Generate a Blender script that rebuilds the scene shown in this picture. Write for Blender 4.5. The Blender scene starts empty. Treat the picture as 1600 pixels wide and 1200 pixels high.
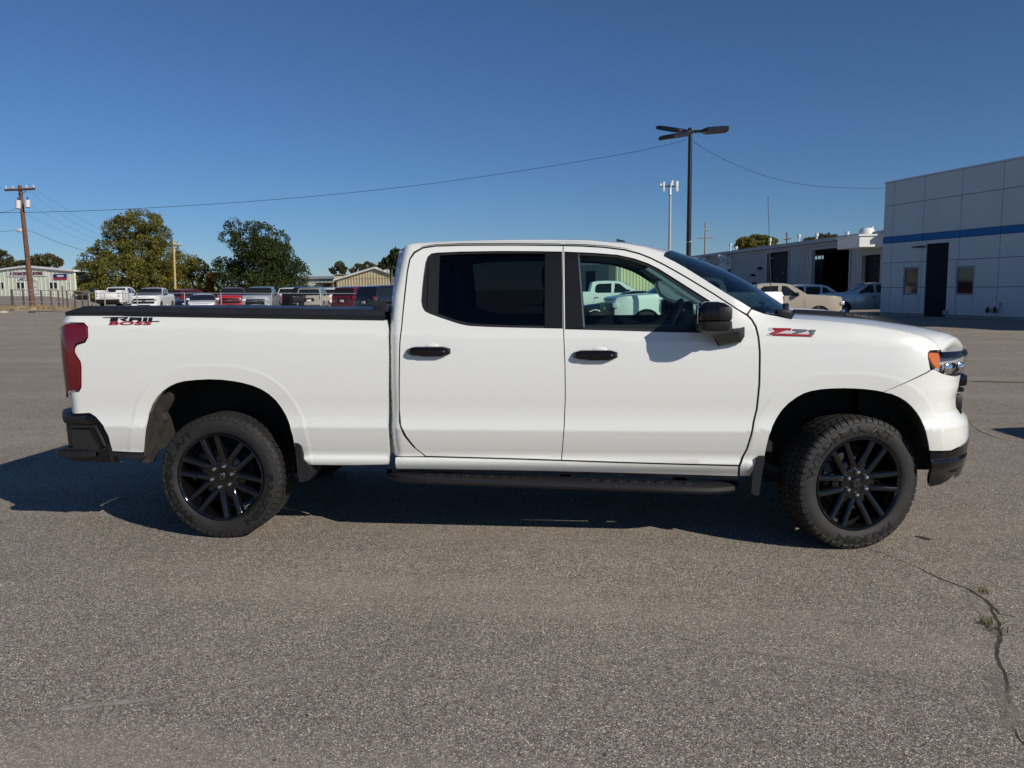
import bpy, bmesh, math, random
import numpy as np
from mathutils import Vector, Matrix
from mathutils.geometry import delaunay_2d_cdt

random.seed(7)
scene = bpy.context.scene
COL = scene.collection

# ------------------------------------------------------------------ camera, sky, sun, exposure
FPX = 1260.0                                   # focal length in pixels of a 1600 px wide picture
CAM = np.array([0.3655, -5.8713, 1.5822])
YAW, PITCH, ROLL = -0.0891, 0.1170, -0.0101
_F = np.array([math.sin(YAW) * math.cos(PITCH), math.cos(YAW) * math.cos(PITCH), -math.sin(PITCH)])
_R0 = np.array([math.cos(YAW), -math.sin(YAW), 0.0])
_U0 = np.cross(_R0, _F)
_R = math.cos(ROLL) * _R0 + math.sin(ROLL) * _U0
_U = -math.sin(ROLL) * _R0 + math.cos(ROLL) * _U0
cam_data = bpy.data.cameras.new('camera')
cam_data.sensor_width = 36.0
cam_data.lens = FPX / 1600 * 36.0
cam_data.clip_end = 3000
cam = bpy.data.objects.new('camera', cam_data)
COL.objects.link(cam)
cam.matrix_world = Matrix(((_R[0], _U[0], -_F[0], CAM[0]), (_R[1], _U[1], -_F[1], CAM[1]),
                           (_R[2], _U[2], -_F[2], CAM[2]), (0, 0, 0, 1)))
scene.camera = cam

SUN = Vector((1.45, -1.05, 1.0)).normalized()
SUN_EL = math.asin(SUN.z)
SUN_ROT = math.atan2(SUN.x, SUN.y)
world = bpy.data.worlds.new('World')
scene.world = world
world.use_nodes = True
wn = world.node_tree
bg = wn.nodes['Background']
sky = wn.nodes.new('ShaderNodeTexSky')
sky.sky_type = 'NISHITA'
sky.sun_disc = False
sky.sun_elevation = SUN_EL
sky.sun_rotation = SUN_ROT
sky.altitude = 3500
sky.air_density = 1.4
sky.dust_density = 0.0
sky.ozone_density = 10.0
hsv = wn.nodes.new('ShaderNodeHueSaturation')
hsv.inputs['Saturation'].default_value = 0.98
wn.links.new(sky.outputs[0], hsv.inputs['Color'])
wn.links.new(hsv.outputs[0], bg.inputs[0])
bg.inputs[1].default_value = 0.07
sl = bpy.data.lights.new('sun', 'SUN')
sl.energy = 4.3
sl.angle = math.radians(0.53)
sl.color = (1.0, 0.93, 0.83)
so = bpy.data.objects.new('sun', sl)
so.rotation_euler = SUN.to_track_quat('Z', 'Y').to_euler()
so.location = (20, -20, 30)
COL.objects.link(so)
scene.view_settings.view_transform = 'Standard'
scene.view_settings.look = 'None'
scene.view_settings.gamma = 1.0
scene.view_settings.use_curve_mapping = False
scene.view_settings.exposure = 0.0
scene.cycles.max_bounces = 8
scene.cycles.transparent_max_bounces = 16
scene.cycles.caustics_reflective = False
scene.cycles.caustics_refractive = False
scene.cycles.use_denoising = True

# ------------------------------------------------------------------ photogrammetry: a picture position -> a point of the place
def ray(u, v):
    return _F + (u - 800) / FPX * _R - (v - 600) / FPX * _U

def atY(u, v, Y):
    d = ray(u, v)
    return CAM + d * ((Y - CAM[1]) / d[1])

def atZ(u, v, z=0.0):
    d = ray(u, v)
    return CAM + d * ((z - CAM[2]) / d[2])

def atD(u, v, dep):
    return CAM + ray(u, v) * dep

def bearing_point(u, dep, v=440):
    p = atD(u, v, dep)
    return p[0], p[1]

def onwall(u, v, p0, dirv):
    """ray against the vertical plane through p0 along dirv"""
    n = np.array([dirv[1], -dirv[0], 0.0])
    d = ray(u, v)
    t = ((np.array([p0[0], p0[1], 0]) - CAM) @ n) / (d @ n)
    return CAM + d * t

def sm(a, b, x):
    t = min(1.0, max(0.0, (x - a) / (b - a)))
    return t * t * (3 - 2 * t)

def lerp(a, b, t):
    return a + (b - a) * t

def interp(x, xs, ys):
    return float(np.interp(x, xs, ys))

# ------------------------------------------------------------------ materials
MATS = {}
def mat(name, color, rough=0.5, metal=0.0, coat=0.0, spec=0.5, coat_rough=0.03, emit=None):
    if name in MATS:
        return MATS[name]
    m = bpy.data.materials.new(name)
    m.use_nodes = True
    b = m.node_tree.nodes['Principled BSDF']
    b.inputs['Base Color'].default_value = (*color, 1)
    b.inputs['Roughness'].default_value = rough
    b.inputs['Metallic'].default_value = metal
    b.inputs['Coat Weight'].default_value = coat
    b.inputs['Coat Roughness'].default_value = coat_rough
    b.inputs['Specular IOR Level'].default_value = spec
    MATS[name] = m
    return m

def noise_vary(m, scale=4.0, amount=0.25, bump=0.0, bump_scale=None, detail=6.0, coord='Object', stretch=None):
    """break up a material: mottled value plus fine relief"""
    nt = m.node_tree
    b = nt.nodes['Principled BSDF']
    col = tuple(b.inputs['Base Color'].default_value)
    tc = nt.nodes.new('ShaderNodeTexCoord')
    src = tc.outputs[coord]
    if stretch:
        mp = nt.nodes.new('ShaderNodeMapping')
        mp.inputs['Scale'].default_value = stretch
        nt.links.new(src, mp.inputs['Vector'])
        src = mp.outputs[0]
    n = nt.nodes.new('ShaderNodeTexNoise')
    n.inputs['Scale'].default_value = scale
    n.inputs['Detail'].default_value = detail
    nt.links.new(src, n.inputs['Vector'])
    r = nt.nodes.new('ShaderNodeMapRange')
    r.inputs['From Min'].default_value = 0.3
    r.inputs['From Max'].default_value = 0.7
    r.inputs['To Min'].default_value = 1 - amount
    r.inputs['To Max'].default_value = 1 + amount
    nt.links.new(n.outputs[0], r.inputs['Value'])
    mx = nt.nodes.new('ShaderNodeVectorMath')
    mx.operation = 'SCALE'
    mx.inputs[0].default_value = col[:3]
    nt.links.new(r.outputs[0], mx.inputs['Scale'])
    nt.links.new(mx.outputs[0], b.inputs['Base Color'])
    if bump:
        n2 = nt.nodes.new('ShaderNodeTexNoise')
        n2.inputs['Scale'].default_value = bump_scale or scale * 6
        n2.inputs['Detail'].default_value = 4
        nt.links.new(src, n2.inputs['Vector'])
        bp = nt.nodes.new('ShaderNodeBump')
        bp.inputs['Strength'].default_value = bump
        bp.inputs['Distance'].default_value = 0.01
        nt.links.new(n2.outputs[0], bp.inputs['Height'])
        nt.links.new(bp.outputs[0], b.inputs['Normal'])
    return m

def glass_mat(name, tint, ior=1.45, rough=0.0):
    if name in MATS:
        return MATS[name]
    m = bpy.data.materials.new(name)
    m.use_nodes = True
    nt = m.node_tree
    nt.nodes.clear()
    out = nt.nodes.new('ShaderNodeOutputMaterial')
    mix = nt.nodes.new('ShaderNodeMixShader')
    tr = nt.nodes.new('ShaderNodeBsdfTransparent')
    tr.inputs[0].default_value = (*tint, 1)
    gl = nt.nodes.new('ShaderNodeBsdfGlossy')
    gl.inputs['Roughness'].default_value = rough
    fr = nt.nodes.new('ShaderNodeFresnel')
    ge = nt.nodes.new('ShaderNodeNewGeometry')      # same reflectance from either side of the pane
    mr = nt.nodes.new('ShaderNodeMapRange')
    mr.inputs['To Min'].default_value = ior
    mr.inputs['To Max'].default_value = 1 / ior
    nt.links.new(ge.outputs['Backfacing'], mr.inputs['Value'])
    nt.links.new(mr.outputs[0], fr.inputs[0])
    nt.links.new(fr.outputs[0], mix.inputs[0])
    nt.links.new(tr.outputs[0], mix.inputs[1])
    nt.links.new(gl.outputs[0], mix.inputs[2])
    nt.links.new(mix.outputs[0], out.inputs[0])
    MATS[name] = m
    return m

M_WHITE = mat('white_paint', (0.785, 0.795, 0.755), 0.30, coat=1.0)
M_GBLACK = mat('gloss_black', (0.006, 0.006, 0.008), 0.08)
M_PLASTIC = mat('black_plastic', (0.014, 0.0145, 0.0165), 0.45, spec=0.4)
noise_vary(M_PLASTIC, 60, 0.2, 0.15, 900)
M_DARK = mat('dark_underbody', (0.012, 0.012, 0.013), 0.8)
M_VINYL = mat('black_vinyl', (0.018, 0.018, 0.021), 0.42)
noise_vary(M_VINYL, 9, 0.2, 0.3, 30)
M_BRAKE = mat('dark_cast_iron', (0.05, 0.05, 0.052), 0.5, metal=0.6)
M_SPLASH = mat('splash_shield_plastic', (0.028, 0.025, 0.022), 0.9)
noise_vary(M_SPLASH, 14, 0.5, 0.3, 60)
M_RUBBER = mat('tyre_rubber', (0.0155, 0.0148, 0.014), 0.7)
noise_vary(M_RUBBER, 14, 0.3, 0.2, 300)
M_LETTER = mat('raised_rubber_letter', (0.006, 0.006, 0.006), 0.45)
M_CHROME = mat('chrome', (0.75, 0.75, 0.76), 0.12, metal=1.0)
M_STEEL = mat('brushed_steel', (0.32, 0.32, 0.33), 0.4, metal=1.0)
M_LINER = mat('wheel_liner', (0.03, 0.028, 0.025), 0.9)
noise_vary(M_LINER, 8, 0.35)
M_DIRTY = mat('dusty_liner', (0.10, 0.088, 0.075), 0.95)
noise_vary(M_DIRTY, 14, 0.5, 0.3, 60)
M_REDLENS = mat('red_lens', (0.135, 0.0018, 0.0075), 0.1, coat=1.0)
M_REDLENS2 = mat('deep_red_lens', (0.115, 0.0015, 0.006), 0.12, coat=1.0)
M_AMBER = mat('amber_lens', (0.75, 0.17, 0.012), 0.15, coat=1.0)
M_RED = mat('red_badge', (0.30, 0.008, 0.02), 0.35)
M_BLACKBADGE = mat('black_badge', (0.012, 0.012, 0.014), 0.3, coat=0.4)
M_TINT = glass_mat('green_tinted_glass', (0.73, 0.92, 0.85))
M_PRIVACY = glass_mat('privacy_glass', (0.13, 0.14, 0.145))
M_LENS = glass_mat('clear_lens', (0.93, 0.94, 0.95))
M_WSHIELD = glass_mat('windshield_glass', (0.16, 0.23, 0.27))
M_INT = mat('black_interior', (0.014, 0.015, 0.017), 0.7)
M_INTG = mat('grey_interior_trim', (0.52, 0.54, 0.52), 0.8)

# ------------------------------------------------------------------ mesh helpers
class MB:
    """collects geometry for ONE mesh object"""
    def __init__(self):
        self.v, self.f, self.s = [], [], []
    def add(self, verts, faces, smooth=False):
        o = len(self.v)
        self.v += [tuple(float(c) for c in p) for p in verts]
        self.f += [tuple(i + o for i in f) for f in faces]
        self.s += [smooth] * len(faces)
        return self
    def box(self, c, s, rot=None, taper=None):
        """box by centre and full size; rot = 3x3 / euler z angle; taper = (sx, sy) of the top"""
        hx, hy, hz = s[0] / 2, s[1] / 2, s[2] / 2
        tx, ty = taper or (1, 1)
        P = [(-hx, -hy, -hz), (hx, -hy, -hz), (hx, hy, -hz), (-hx, hy, -hz),
             (-hx * tx, -hy * ty, hz), (hx * tx, -hy * ty, hz), (hx * tx, hy * ty, hz), (-hx * tx, hy * ty, hz)]
        if rot is not None:
            Rm = rot if isinstance(rot, Matrix) else Matrix.Rotation(rot, 3, 'Z')
            P = [Rm @ Vector(p) for p in P]
        P = [(p[0] + c[0], p[1] + c[1], p[2] + c[2]) for p in P]
        return self.add(P, [(3, 2, 1, 0), (4, 5, 6, 7), (0, 1, 5, 4), (1, 2, 6, 5), (2, 3, 7, 6), (3, 0, 4, 7)])
    def rbox(self, c, s, r=0.02, rot=None, seg=2):
        """box with bevelled edges"""
        bm = bmesh.new()
        bmesh.ops.create_cube(bm, size=1)
        for v in bm.verts:
            v.co = Vector((v.co.x * s[0], v.co.y * s[1], v.co.z * s[2]))
        bmesh.ops.bevel(bm, geom=list(bm.edges), offset=min(r, min(s) * 0.49), segments=seg, affect='EDGES', profile=0.5)
        Rm = rot if isinstance(rot, Matrix) else Matrix.Rotation(rot or 0, 3, 'Z')
        bm.verts.index_update()
        self.add([tuple(Rm @ v.co + Vector(c)) for v in bm.verts], [[v.index for v in f.verts] for f in bm.faces], True)
        bm.free()
        return self
    def tube(self, pts, r, n=8, caps=True, smooth=True):
        pts = [Vector(p) for p in pts]
        rs = r if isinstance(r, (list, tuple)) else [r] * len(pts)
        rings = []
        for i, p in enumerate(pts):
            d = (pts[min(i + 1, len(pts) - 1)] - pts[max(i - 1, 0)]).normalized()
            up = Vector((0, 0, 1)) if abs(d.z) < 0.9 else Vector((1, 0, 0))
            a = d.cross(up).normalized()
            b = a.cross(d).normalized()
            rings.append([p + (a * math.cos(2 * math.pi * k / n) + b * math.sin(2 * math.pi * k / n)) * rs[i] for k in range(n)])
        V = [q for rg in rings for q in rg]
        Fc = []
        for i in range(len(rings) - 1):
            for k in range(n):
                Fc.append((i * n + k, i * n + (k + 1) % n, (i + 1) * n + (k + 1) % n, (i + 1) * n + k))
        self.add(V, Fc, smooth)
        if caps:
            o = len(self.v) - len(V)
            self.f += [tuple(o + k for k in reversed(range(n))), tuple(o + (len(rings) - 1) * n + k for k in range(n))]
            self.s += [False, False]
        return self
    def lathe(self, prof, n=48, axis='Y', c=(0, 0, 0), closed=False):
        """prof = [(radius, along)]; axis Y"""
        V = []
        for r, w in prof:
            for k in range(n):
                a = 2 * math.pi * k / n
                if axis == 'Y':
                    V.append((c[0] + r * math.cos(a), c[1] + w, c[2] + r * math.sin(a)))
                elif axis == 'Z':
                    V.append((c[0] + r * math.cos(a), c[1] + r * math.sin(a), c[2] + w))
                else:
                    V.append((c[0] + w, c[1] + r * math.cos(a), c[2] + r * math.sin(a)))
        Fc = []
        m = len(prof)
        for i in range(m if closed else m - 1):
            j = (i + 1) % m
            for k in range(n):
                Fc.append((i * n + k, i * n + (k + 1) % n, j * n + (k + 1) % n, j * n + k))
        return self.add(V, Fc, True)
    def loft(self, rows, smooth=True, flip=False):
        n = len(rows[0])
        V = [p for r in rows for p in r]
        Fc = []
        for i in range(len(rows) - 1):
            for k in range(n - 1):
                q = (i * n + k, i * n + k + 1, (i + 1) * n + k + 1, (i + 1) * n + k)
                Fc.append(q[::-1] if flip else q)
        return self.add(V, Fc, smooth)
    def prism(self, poly, d0, d1, plane='XZ', smooth=False):
        """extrude a simple polygon; plane XZ -> along Y, XY -> along Z, YZ -> along X"""
        n = len(poly)
        def P(p, d):
            return {'XZ': (p[0], d, p[1]), 'XY': (p[0], p[1], d), 'YZ': (d, p[0], p[1])}[plane]
        V = [P(p, d0) for p in poly] + [P(p, d1) for p in poly]
        Fc = [tuple(range(n)), tuple(reversed(range(n, 2 * n)))]
        for i in range(n):
            j = (i + 1) % n
            Fc.append((j, i, n + i, n + j))
        return self.add(V, Fc, smooth)

def mesh_of(mb, m, name, sharp=35):
    me = bpy.data.meshes.new(name)
    me.from_pydata(mb.v, [], mb.f)
    me.polygons.foreach_set('use_smooth', [True] * len(mb.f) if any(mb.s) else [False] * len(mb.f))
    bm = bmesh.new()
    bm.from_mesh(me)
    bmesh.ops.recalc_face_normals(bm, faces=bm.faces)
    bm.to_mesh(me)
    bm.free()
    if any(mb.s):
        me.set_sharp_from_angle(angle=math.radians(sharp))
    me.materials.append(m)
    return me

def obj(name, mb, m, parent=None, sharp=35, **props):
    me = mesh_of(mb, m, name, sharp) if isinstance(mb, MB) else mb
    o = bpy.data.objects.new(name, me)
    COL.objects.link(o)
    if parent is not None:
        o.parent = parent
    for k, v in props.items():
        o[k] = v
    return o

def empty(name, loc=(0, 0, 0), rz=0.0, parent=None, **props):
    o = bpy.data.objects.new(name, None)
    o.empty_display_size = 0.2
    o.location = loc
    o.rotation_euler = (0, 0, rz)
    COL.objects.link(o)
    if parent is not None:
        o.parent = parent
    for k, v in props.items():
        o[k] = v
    return o

def copy_tree(o, parent=None):
    c = o.copy()
    COL.objects.link(c)
    c.parent = parent
    for ch in list(o.children):
        copy_tree(ch, c)
    return c

def text_geo(s, w, h, shear=0.0, depth=0.004, bold=0.0):
    """lettering as 2D-extruded geometry fitted to w x h, origin at lower left, in the XZ plane facing -Y"""
    cu = bpy.data.curves.new('t', 'FONT')
    cu.body = s
    cu.extrude = 0.5
    cu.offset = bold
    cu.resolution_u = 3
    o = bpy.data.objects.new('t', cu)
    COL.objects.link(o)
    dg = bpy.context.evaluated_depsgraph_get()
    me = o.evaluated_get(dg).to_mesh()
    V = [tuple(v.co) for v in me.vertices]
    Fc = [tuple(p.vertices) for p in me.polygons]
    bpy.data.objects.remove(o)
    bpy.data.curves.remove(cu)
    xs = [p[0] for p in V]; ys = [p[1] for p in V]
    x0, x1, y0, y1 = min(xs), max(xs), min(ys), max(ys)
    out = []
    for x, y, z in V:
        Z = (y - y0) / (y1 - y0) * h
        out.append(((x - x0) / (x1 - x0) * (w - shear * h) + shear * Z, -depth * (z + 0.5), Z))
    return out, Fc

# ------------------------------------------------------------------ terrain: flat round the truck, rising gently to the left yard, a shallow dip by the bays
def terrain(x, y):
    dx, dy = x - CAM[0], y - CAM[1]
    dist = math.hypot(dx, dy)
    q = dx * 0.822 + dy * 0.5696              # right of the sight line past the truck's tail
    z = .0142 * max(0.0, min(dist, 130) - 26) * (1 - sm(-1, 9, q))
    b = YAW + math.atan((1368 - 800) / FPX)
    q3 = dx * math.cos(b) - dy * math.sin(b)
    return z - .22 * sm(0.05, 0.25, math.atan2(dx, dy)) * sm(22, 42, dist) * (1 - sm(-0.6, 1.0, q3))

def atG(u, v):
    """ray against the terrain"""
    z = 0.0
    for _ in range(25):
        p = atZ(u, v, z)
        z = z * .4 + .6 * terrain(p[0], p[1])
    return np.array([p[0], p[1], terrain(p[0], p[1])])
def resample(poly, step, closed=True):
    out = []
    n = len(poly)
    for i in range(n if closed else n - 1):
        a, b = poly[i], poly[(i + 1) % n]
        k = max(1, int(math.ceil(math.hypot(b[0] - a[0], b[1] - a[1]) / step)))
        for j in range(k):
            out.append((lerp(a[0], b[0], j / k), lerp(a[1], b[1], j / k)))
    if not closed:
        out.append(poly[-1])
    return out

# ================================================================== ground
def asphalt_material():
    m = bpy.data.materials.new('old_asphalt')
    m.use_nodes = True
    nt = m.node_tree
    N, L = nt.nodes, nt.links
    b = N['Principled BSDF']
    b.inputs['Roughness'].default_value = 0.92
    b.inputs['Specular IOR Level'].default_value = 0.05
    g = N.new('ShaderNodeNewGeometry')
    def noise(scale, detail=4, rough=.55, vec=None):
        n = N.new('ShaderNodeTexNoise')
        n.inputs['Scale'].default_value = scale
        n.inputs['Detail'].default_value = detail
        n.inputs['Roughness'].default_value = rough
        L.new(vec or g.outputs['Position'], n.inputs['Vector'])
        return n
    def mrange(src, a, b_, c, d):
        r = N.new('ShaderNodeMapRange')
        for k, v in zip(('From Min', 'From Max', 'To Min', 'To Max'), (a, b_, c, d)):
            r.inputs[k].default_value = v
        L.new(src, r.inputs['Value'])
        return r.outputs[0]
    def math_(op, a, b_):
        n = N.new('ShaderNodeMath')
        n.operation = op
        for i, v in enumerate((a, b_)):
            if isinstance(v, (int, float)):
                n.inputs[i].default_value = v
            else:
                L.new(v, n.inputs[i])
        return n.outputs[0]
    vor = N.new('ShaderNodeTexVoronoi')
    vor.inputs['Scale'].default_value = 185
    L.new(g.outputs['Position'], vor.inputs['Vector'])
    sep = N.new('ShaderNodeSeparateColor')
    L.new(vor.outputs['Color'], sep.inputs[0])
    ramp = N.new('ShaderNodeValToRGB')
    cr = ramp.color_ramp
    cr.elements[0].position = 0.0
    cr.elements[0].color = (0.156, 0.134, 0.108, 1)
    cr.elements[1].position = 1.0
    cr.elements[1].color = (1.246, 1.113, 0.911, 1)
    for p, c in ((.22, (0.255, 0.223, 0.182, 1)), (.55, (0.416, 0.365, 0.296, 1)), (.82, (0.584, 0.513, 0.415, 1)), (.94, (0.779, 0.688, 0.562, 1))):
        e = cr.elements.new(p)
        e.color = c
    L.new(sep.outputs[0], ramp.inputs[0])
    # dark binder between the stones
    edge = mrange(vor.outputs['Distance'], .28, .62, 1.0, .55)
    big = mrange(noise(.55, 6, .6).outputs[0], .3, .7, .91, 1.08)
    mid = mrange(noise(5.0, 5, .6).outputs[0], .3, .7, .93, 1.07)
    k = math_('MULTIPLY', math_('MULTIPLY', edge, big), mid)
    sc = N.new('ShaderNodeVectorMath')
    sc.operation = 'SCALE'
    L.new(ramp.outputs[0], sc.inputs[0])
    L.new(k, sc.inputs['Scale'])
    # dust film: streaky, hides the stones
    mp = N.new('ShaderNodeMapping')
    mp.inputs['Rotation'].default_value = (0, 0, .16)
    mp.inputs['Scale'].default_value = (.12, 1.1, 1)
    L.new(g.outputs['Position'], mp.inputs['Vector'])
    streak = mrange(noise(1.0, 7, .6, mp.outputs[0]).outputs[0], .50, .72, 0.0, .55)
    mix = N.new('ShaderNodeMix')
    mix.data_type = 'RGBA'
    L.new(streak, mix.inputs['Factor'])
    L.new(sc.outputs[0], mix.inputs['A'])
    mix.inputs['B'].default_value = (0.446, 0.387, 0.314, 1)
    L.new(mix.outputs['Result'], b.inputs['Base Color'])
    bp = N.new('ShaderNodeBump')
    bp.inputs['Strength'].default_value = .6
    bp.inputs['Distance'].default_value = .006
    h = math_('ADD', mrange(vor.outputs['Distance'], 0, .7, 1, 0), math_('MULTIPLY', sep.outputs[1], .6))
    L.new(h, bp.inputs['Height'])
    L.new(bp.outputs[0], b.inputs['Normal'])
    return m
M_ASPH = asphalt_material()
gx = [-900, -500, -300, -200, -150, -120] + [i * 4.0 for i in range(-25, 26)] + [120, 150, 200, 300, 500, 900]
gy = [-300, -150, -80, -50, -30, -20, -12, -6, 0, 6] + [10 + 3.0 * i for i in range(40)] + [140, 160, 200, 300, 500, 1500]
V = [(x, y, terrain(x, y)) for y in gy for x in gx]
Fc = []
nx = len(gx)
for j in range(len(gy) - 1):
    for i in range(nx - 1):
        Fc.append((j * nx + i, j * nx + i + 1, (j + 1) * nx + i + 1, (j + 1) * nx + i))
obj('ground', MB().add(V, Fc, True), M_ASPH, kind='structure')

def strip(pts, widths, m, name, lift=.004, jitter=0.0, seed=1, step=.05, **props):
    """an irregular ribbon lying on the ground"""
    rng = random.Random(seed)
    P = resample(pts, step, False)
    n = len(P)
    mb = MB()
    rows = []
    for i, (x, y) in enumerate(P):
        t = i / (n - 1)
        a = P[max(0, i - 1)]; c = P[min(n - 1, i + 1)]
        d = Vector((c[0] - a[0], c[1] - a[1])).normalized()
        w = float(np.interp(t, np.linspace(0, 1, len(widths)), widths))
        j1, j2 = rng.uniform(-jitter, jitter), rng.uniform(-jitter, jitter)
        x += rng.uniform(-jitter, jitter) * .6; y += rng.uniform(-jitter, jitter) * .6
        rows.append([(x - d.y * (w / 2 + j1), y + d.x * (w / 2 + j1), terrain(x, y) + lift), (x + d.y * (w / 2 + j2), y - d.x * (w / 2 + j2), terrain(x, y) + lift)])
    mb.loft(rows, False)
    return obj(name, mb, m, **props)
# ================================================================== the white pickup truck
truck = empty('pickup_truck', label='large glossy white crew cab pickup truck with black wheels parked side-on in front', category='pickup truck')

WCX = [-3.1, -2.8, -1.92, -0.73, 0.27, 1.42, 1.95, 2.40, 2.9]
WCZ = [1.382, 1.375, 1.350, 1.298, 1.286, 1.240, 1.242, 1.204, 1.17]
PLOW = [(.40, .905), (.44, .926), (.475, .955), (.505, .9725), (.525, .9735), (.540, .9625), (.56, .963), (.60, .977), (.66, .996), (.73, 1.013)]
PMID = [(.73, 1.013), (.76, 1.0055), (.795, .9985), (.83, .9965), (.95, 1.0005), (1.10, .9985), (1.22, .991), (1.30, .980)]
PUPC = [(1.30, .980), (1.34, .965), (1.40, .947), (1.50, .910), (1.60, .869), (1.70, .826), (1.78, .788), (1.83, .757), (1.86, .728), (1.885, .69), (1.91, .62)]
PUPF = [(1.30, .980), (1.34, .968), (1.38, .945), (1.415, .900), (1.44, .850), (1.46, .79), (1.50, .70), (1.60, .60), (1.9, .4)]

def smooth_prof(pts):
    """piecewise cubic through the points, sampled finely"""
    zs = np.array([p[0] for p in pts]); ys = np.array([p[1] for p in pts])
    m = np.gradient(ys, zs)
    zz = np.linspace(zs[0], zs[-1], 160)
    i = np.clip(np.searchsorted(zs, zz, side='right') - 1, 0, len(zs) - 2)
    h = zs[i + 1] - zs[i]; t = (zz - zs[i]) / h
    yy = (2 * t**3 - 3 * t**2 + 1) * ys[i] + (t**3 - 2 * t**2 + t) * h * m[i] + (-2 * t**3 + 3 * t**2) * ys[i + 1] + (t**3 - t**2) * h * m[i + 1]
    return zz, yy
PL, PM, PC, PF = (smooth_prof(p) for p in (PLOW, PMID, PUPC, PUPF))
LZ = [.36, .40, .47, .58, .64, .69, .76, .79, .83, .90, .96, 1.0, 1.04, 1.08, 1.13, 1.17, 1.20, 1.25, 1.40]
LV = [.755, .77, .795, .806, .806, .798, .776, .74, .70, .695, .715, .715, .725, .745, .765, .755, .73, .69, .64]
RZ = [.4, .7, .80, 1.1, 1.36, 1.40, 1.45, 1.48]
RV = [-2.975, -2.975, -2.975, -2.99, -3.0, -3.01, -2.99, -2.98]
ARCH_D = []                                   # arch curves in (x, z), filled below

def arch_dist(x, z):
    best = 9.0
    for arr in ARCH_D:
        a, b = arr[:-1], arr[1:]
        d = b - a
        p = np.array([x, z])
        t = np.clip(((p - a) * d).sum(1) / (d * d).sum(1), 0, 1)
        q = a + d * t[:, None]
        best = min(best, float(np.sqrt(((p - q) ** 2).sum(1).min())))
    return best

def S(x, z, rear=0.0):
    """half width of the body side at station x, height z"""
    zc = interp(x, WCX, WCZ)
    zz = z - (zc - 1.30) * sm(0.80, 1.22, z)
    if zz < .73:
        y = interp(zz, *PL)
    elif zz < 1.30:
        y = interp(zz, *PM)
    else:
        k = sm(1.25, 1.75, x)
        y = interp(zz, *PC) * (1 - k) + interp(zz, *PF) * k
    if ARCH_D and z < 1.2 and (abs(x + 1.97) < .75 or abs(x - 1.95) < .75):
        d = arch_dist(x, z)
        y += 0.0016 * (1 - sm(.086, .108, d)) - 0.05 * max(0.0, .095 - d) * sm(0, .03, .095 - d)
    if x > 2.1:
        t = min(.9999, (x - 2.1) / interp(z, LZ, LV))
        y *= (1 - t**3) ** .4545
    xr = interp(z, RZ, RV) - rear
    if x < xr + .11:
        t = min(.999, (xr + .11 - x) / .11)
        y -= .12 * (1 - math.sqrt(1 - t * t))
    return y

def S_lamp(x, z):
    return S(x, z, .018) + .010

def side_pt(u, v, Sf=S):
    """picture position -> (x, z) on the body side (first hit of the sight line)"""
    d = ray(u, v)
    t0 = (-1.09 - CAM[1]) / d[1]
    best = (9, t0)
    pt, pf = t0, None
    for i in range(90):
        t = t0 + i * .012
        p = CAM + d * t
        f = p[1] + Sf(p[0], p[2])
        if abs(f) < best[0]:
            best = (abs(f), t)
        if pf is not None and pf < 0 <= f:
            a, b = pt, t
            for _ in range(18):
                m = (a + b) / 2
                q = CAM + d * m
                if q[1] + Sf(q[0], q[2]) < 0:
                    a = m
                else:
                    b = m
            best = (0, (a + b) / 2)
            break
        pt, pf = t, f
    p = CAM + d * best[1]
    return float(p[0]), float(p[2])

ARCH_R_PX = [(222, 716), (223.7, 707), (225, 690), (227.5, 668), (232, 647), (238, 632), (246, 620), (255, 611), (265, 604), (276, 599), (287.5, 596), (306, 594), (325, 593), (345, 593.6), (362, 595.5), (379, 598.5), (395, 603), (408, 608.5), (420, 616), (431, 626), (440, 638), (447, 650), (452.5, 664), (457, 681), (460, 697), (463, 712), (468, 728)]
ARCH_F_PX = [(1187, 745), (1191, 728), (1195, 712), (1198, 697), (1202, 681), (1207, 667), (1214, 653), (1222, 641), (1232, 630.5), (1245, 621), (1256, 615), (1267, 611.4), (1283, 608.6), (1300, 607.4), (1318, 607), (1335, 607.4), (1351, 608.4), (1367, 610.3), (1380, 612.8), (1393, 616), (1405, 621), (1415, 627), (1424, 635), (1432, 644.5), (1438, 654), (1443, 665), (1447, 677), (1450, 690), (1452, 705)]
ar = [side_pt(*p) for p in ARCH_R_PX]
af = [side_pt(*p) for p in ARCH_F_PX]
ARCH_D += [np.array(ar), np.array(af)]
ar = [side_pt(*p) for p in ARCH_R_PX]
af = [side_pt(*p) for p in ARCH_F_PX]

def area2(poly):
    return sum(poly[i - 1][0] * poly[i][1] - poly[i][0] * poly[i - 1][1] for i in range(len(poly)))

def inset(poly, d):
    if not d:
        return poly
    sgn = 1 if area2(poly) > 0 else -1
    out = []
    n = len(poly)
    for i in range(n):
        a, b, c = poly[i - 1], poly[i], poly[(i + 1) % n]
        n1 = Vector((-(b[1] - a[1]), b[0] - a[0])).normalized() * sgn
        n2 = Vector((-(c[1] - b[1]), c[0] - b[0])).normalized() * sgn
        m = n1 + n2
        k = m.dot(n1)
        m = m / max(k, .45)
        out.append((b[0] + m.x * d, b[1] + m.y * d))
    return out

def inside(p, poly):
    x, y = p
    c = False
    j = len(poly) - 1
    for i in range(len(poly)):
        xi, yi = poly[i]; xj, yj = poly[j]
        if (yi > y) != (yj > y) and x < (xj - xi) * (y - yi) / (yj - yi) + xi:
            c = not c
        j = i
    return c

def px(pts, Sf=S):
    """('w', x, z) entries are already metres"""
    return [(p[1], p[2]) if p[0] == 'w' else side_pt(*p, Sf) for p in pts]

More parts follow.
